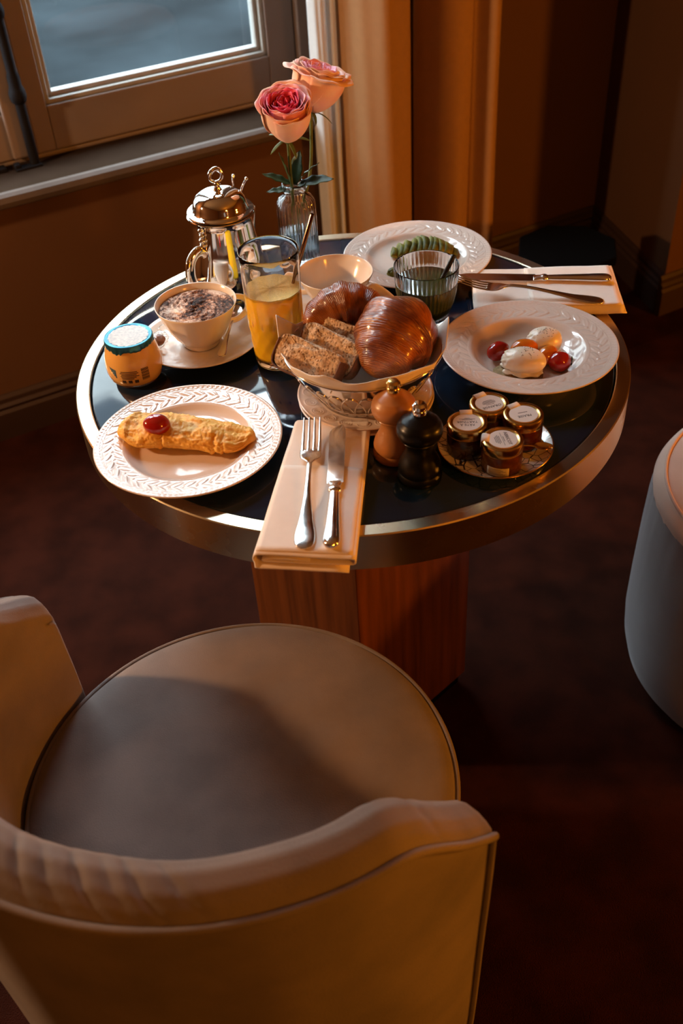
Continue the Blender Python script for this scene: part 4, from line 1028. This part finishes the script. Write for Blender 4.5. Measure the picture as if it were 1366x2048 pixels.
# --- jam plate, four jars and a little spoon
jp = thing('jam_plate', 'small crackle-patterned plate with gold edge carrying four jam jars', 'plate', (.1775, -.2500, Z0))
lathe('dish', [(0, .0050), (.040, .0050), (.050, .0056), (.060, .0075), (.068, .0105), (.0725, .0130), (.0722, .0120), (.066, .0082), (.050, .0032), (.042, 0), (.039, 0), (.038, .0022), (0, .0025)], 'crackle_glaze', jp, 120)
P = [(.0724*math.cos(2*PI*i/120), .0724*math.sin(2*PI*i/120), .0127) for i in range(120)]
sweep('gold_rim', P, .0009, 'gold_edge', jp, n=6, closed=True)
def jar(label, loc, jm, tab_a, lines, text_a, side_label):
    t = thing('jam_jar', label, 'jar', loc, 0, 'miniature jam jars')
    lathe('glass', [(0, 0), (.0222, 0), (.0245, .0015), (.0252, .005), (.0252, .0265), (.0240, .0300), (.0228, .0320), (.0228, .0335), (.0218, .0335), (.0215, .031), (.0228, .027), (.0232, .006), (.0215, .0035), (0, .003)], 'jar_glass', t, 72, sharp=None)
    lathe('jam', [(0, .0028), (.0216, .0032), (.0238, .006), (.0236, .0265), (.0222, .0300), (0, .0302)], jm, t, 64)
    lathe('lid', [(0, .0440), (.0200, .0440), (.0206, .0444), (.0212, .0452), (.0232, .0453), (.0247, .0445), (.0254, .0428), (.0255, .0330), (.0250, .0318), (.0244, .0318), (.0240, .0335), (0, .0335)], 'gold_lid', t, 80, lambda th, R, Z: (R+((R > .0246)*(Z < .041))*.00012*np.sin(th*60), Z), sharp=35)
    # paper seal: disc with a tab running over the edge of the lid
    n = 48; V = []; F = []
    lab = [(.0178*math.cos(2*PI*i/n), .0178*math.sin(2*PI*i/n)) for i in range(n)]
    zt = .0442
    V = [(0, 0, zt+.0002)]+[(x, y, zt+.0002) for x, y in lab]+[(x, y, zt-.0002) for x, y in lab]
    F = [(0, 1+i, 1+(i+1) % n) for i in range(n)]+[(1+i, 1+n+i, 1+n+(i+1) % n, 1+(i+1) % n) for i in range(n)]
    s = mesh('paper_seal', V, F, 'paper', t, False)
    ca, sa = math.cos(tab_a), math.sin(tab_a)
    tp = [(.0160, zt+.0003), (.0192, zt+.0010), (.0210, zt+.0016), (.0235, zt+.0017), (.0252, zt+.0010), (.0262, zt-.0010), (.0263, zt-.0050), (.0263, zt-.0085)]
    V = []; F = []
    for r, z_ in tp:
        for w in (-.0078, .0078): V.append((r*ca-w*sa, r*sa+w*ca, z_))
    for i in range(len(tp)-1): F.append((2*i, 2*i+2, 2*i+3, 2*i+1))
    o = mesh('paper_tab', V, F, 'paper', s, True); md = o.modifiers.new('thickness', 'SOLIDIFY'); md.thickness = .0003
    c_, s_ = math.cos(text_a), math.sin(text_a)
    for txt, dy, size in lines:
        x, y = -s_*dy*-1*-1, c_*dy
        if txt.startswith('-'):
            w = float(txt[1:]); mb = MB(); mb.box((-w/2, -size/2, 0), (w/2, size/2, .00012)); b = mb.build('printed_line', 'ink', s)
            b.location = (-s_*dy, c_*dy, zt+.0002); b.rotation_euler = (0, 0, text_a)
        else:
            lettering(txt, size, 'ink', s, (-s_*dy, c_*dy, zt+.0003), text_a)
    if side_label is not None:
        V, F = lathe_data([(.02535, .0060), (.02535, .0180)], 16, None, side_label-.75, side_label+.35)
        o = mesh('side_label', V, F, 'paper_cream', t, True); md = o.modifiers.new('thickness', 'SOLIDIFY'); md.thickness = .0003; md.offset = 1
        for i in range(6):
            z_ = .0165-.0016*i; V, F = lathe_data([(.02575, z_), (.02575, z_-.0006)], 10, None, side_label-.65, side_label-.05+.12*((i*7) % 3)); mesh('printed_line', V, F, 'ink', o, True)
    return t
ZJ = Z0+.0052
jar('jam jar with a gold lid labelled PÂTE À TARTINER, leftmost on the little plate', (.1405, -.2535, ZJ), 'jam_dark', rad(88), [('PÂTE À', .0058, .0056), ('TARTINER', -.0002, .0056), ('-.013', -.0046, .0006), ('-.020', -.0062, .0007), ('-.007', -.0080, .0006)], rad(176), None)
jar('jam jar with a gold lid labelled ORANGE, rearmost on the little plate', (.1730, -.2155, ZJ), 'jam_amber', rad(118), [('ORANGE', .0082, .0062), ('-.011', .0030, .0006), ('-.017', .0004, .0007), ('-.018', -.0016, .0007), ('-.016', -.0036, .0007), ('-.012', -.0056, .0007)], rad(198), None)
jar('jam jar with a gold lid labelled FRAISE, beside the spoon', (.2120, -.2430, ZJ), 'jam_red', rad(118), [('FRAISE', .0045, .0060), ('-.012', -.0030, .0009)], rad(192), None)
jar('jam jar with a gold lid labelled ABRICOT, frontmost on the little plate', (.1790, -.2925, ZJ), 'jam_amber', rad(168), [('ABRICOT', .0060, .0062), ('-.010', .0012, .0007), ('-.026', -.0006, .0004), ('-.014', -.0038, .0007), ('-.018', -.0056, .0007), ('-.015', -.0074, .0007), ('-.011', -.0092, .0007)], rad(-82), rad(262))
spoon('small gold spoon lying on the jam plate behind the apricot jar', (.1680, -.2690, T+.0215), (rad(-4), 0, rad(-93)), .078, 'gold_lid')

# --- yogurt jar
yg = thing('yogurt_jar', 'glass yogurt jar with torn blue foil lid at the table edge', 'jar', (-.3120, -.0255, Z0), rad(0))
lathe('glass', [(0, 0), (.028, 0), (.0335, .002), (.0375, .008), (.0400, .018), (.0405, .028), (.0392, .040), (.0365, .051), (.0338, .058), (.0330, .062), (.0335, .066), (.0325, .067), (.0318, .062), (.0322, .058), (.0348, .051), (.0376, .040), (.0388, .028), (.0380, .016), (.034, .007), (0, .005)], 'jar_glass', yg, 80, sharp=None)
lathe('yogurt', [(0, .0048), (.0350, .0058), (.0378, .0082), (.0402, .018), (.0407, .028), (.0394, .040), (.0367, .051), (.0340, .0578), (.0322, .064), (0, .064)], 'yogurt', yg, 72, sharp=None)
def foil(th, R, Z):
    skirt = Z < .0655
    return R+np.where(skirt, .0006*np.sin(th*31)+.0004*np.sin(th*17), 0), Z-np.where(skirt, .0016*np.maximum(0, np.sin(th*5+1))+.0080*np.exp(-((((th-rad(248)+PI) % (2*PI))-PI)/.17)**2), 0)
f = lathe('foil_lid', [(0, .0678), (.0285, .0678), (.0300, .0686), (.0325, .0690), (.0342, .0682), (.0348, .0664), (.0347, .0620), (.0343, .0600)], 'foil_blue', yg, 128, foil, sharp=40)
md = f.modifiers.new('thickness', 'SOLIDIFY'); md.thickness = .0003
lathe('foil_print', [(0, .0682), (.020, .0682), (.0285, .0681), (.0283, .0677), (0, .0677)], 'foil_print', f, 96, lambda th, R, Z: (R+np.where(R > .025, .0013*np.sin(th*24)*np.sin(th*7), 0), Z))
def onjar(name, a0, a1, z0, z1, m, parent):
    zs = np.linspace(z0, z1, 4); rr = np.interp(zs, [.008, .018, .028, .040, .051], [.0378, .0404, .0409, .0396, .0369])
    V, F = lathe_data([(float(r), float(q)) for r, q in zip(rr, zs)], 6, None, rad(a0), rad(a1)); return mesh(name, V, F, m, parent, True)
for i, (a0, a1, q) in enumerate([(252, 286, .0330), (250, 288, .0308), (253, 284, .0286), (251, 289, .0264), (252, 283, .0242), (253, 278, .0220)]): onjar('printed_line', a0, a1, q-.0012, q, 'ink', yg)
for a0 in (252, 265, 278): onjar('printed_mark', a0, a0+8, .0135, .0190, 'ink', yg)
for i in range(13): onjar('barcode_bar', 294, 310, .0165+.0015*i, .0165+.0015*i+(.0011 if i % 3 else .0007), 'ink', yg)
for i in range(6): onjar('printed_flag', 222+i*3.2, 222+(i+1)*3.2, .0350-.0018*i-.001*i, .0360-.0004*i, 'ink_blue', yg)

# --- wrapped sweets
def sweet(label, loc, rz):
    t = thing('wrapped_sweet', label, 'sweet', loc, rz, 'wrapped sweets')
    blob('caramel', 'sweet', (0, 0, .0085), (.0110, .0095, .0075), parent=t, namp=.15)
    def film(u, v):
        a = u*2*PI; x = (v-.5)*.058; e = abs(v-.5)*2
        r = .0115*(1-.75*math.exp(-((e-.62)/.13)**2))*(1 if e < .62 else 1.15)
        r *= 1+.20*nz(math.cos(a)*2.5, math.sin(a)*2.5, v*12)
        return (x, r*math.cos(a), max(.0003, .0090+r*.80*math.sin(a)))
    grid('film', 40, 34, film, 'film', t, wrapu=True, thick=.0002)
    return t
sweet('clear-wrapped caramel sweet on the cappuccino saucer', (-.2830, .0320, T+.0160), rad(70))
sweet('clear-wrapped sweet half hidden behind the yogurt jar', (-.3250, .0260, Z0), rad(222))
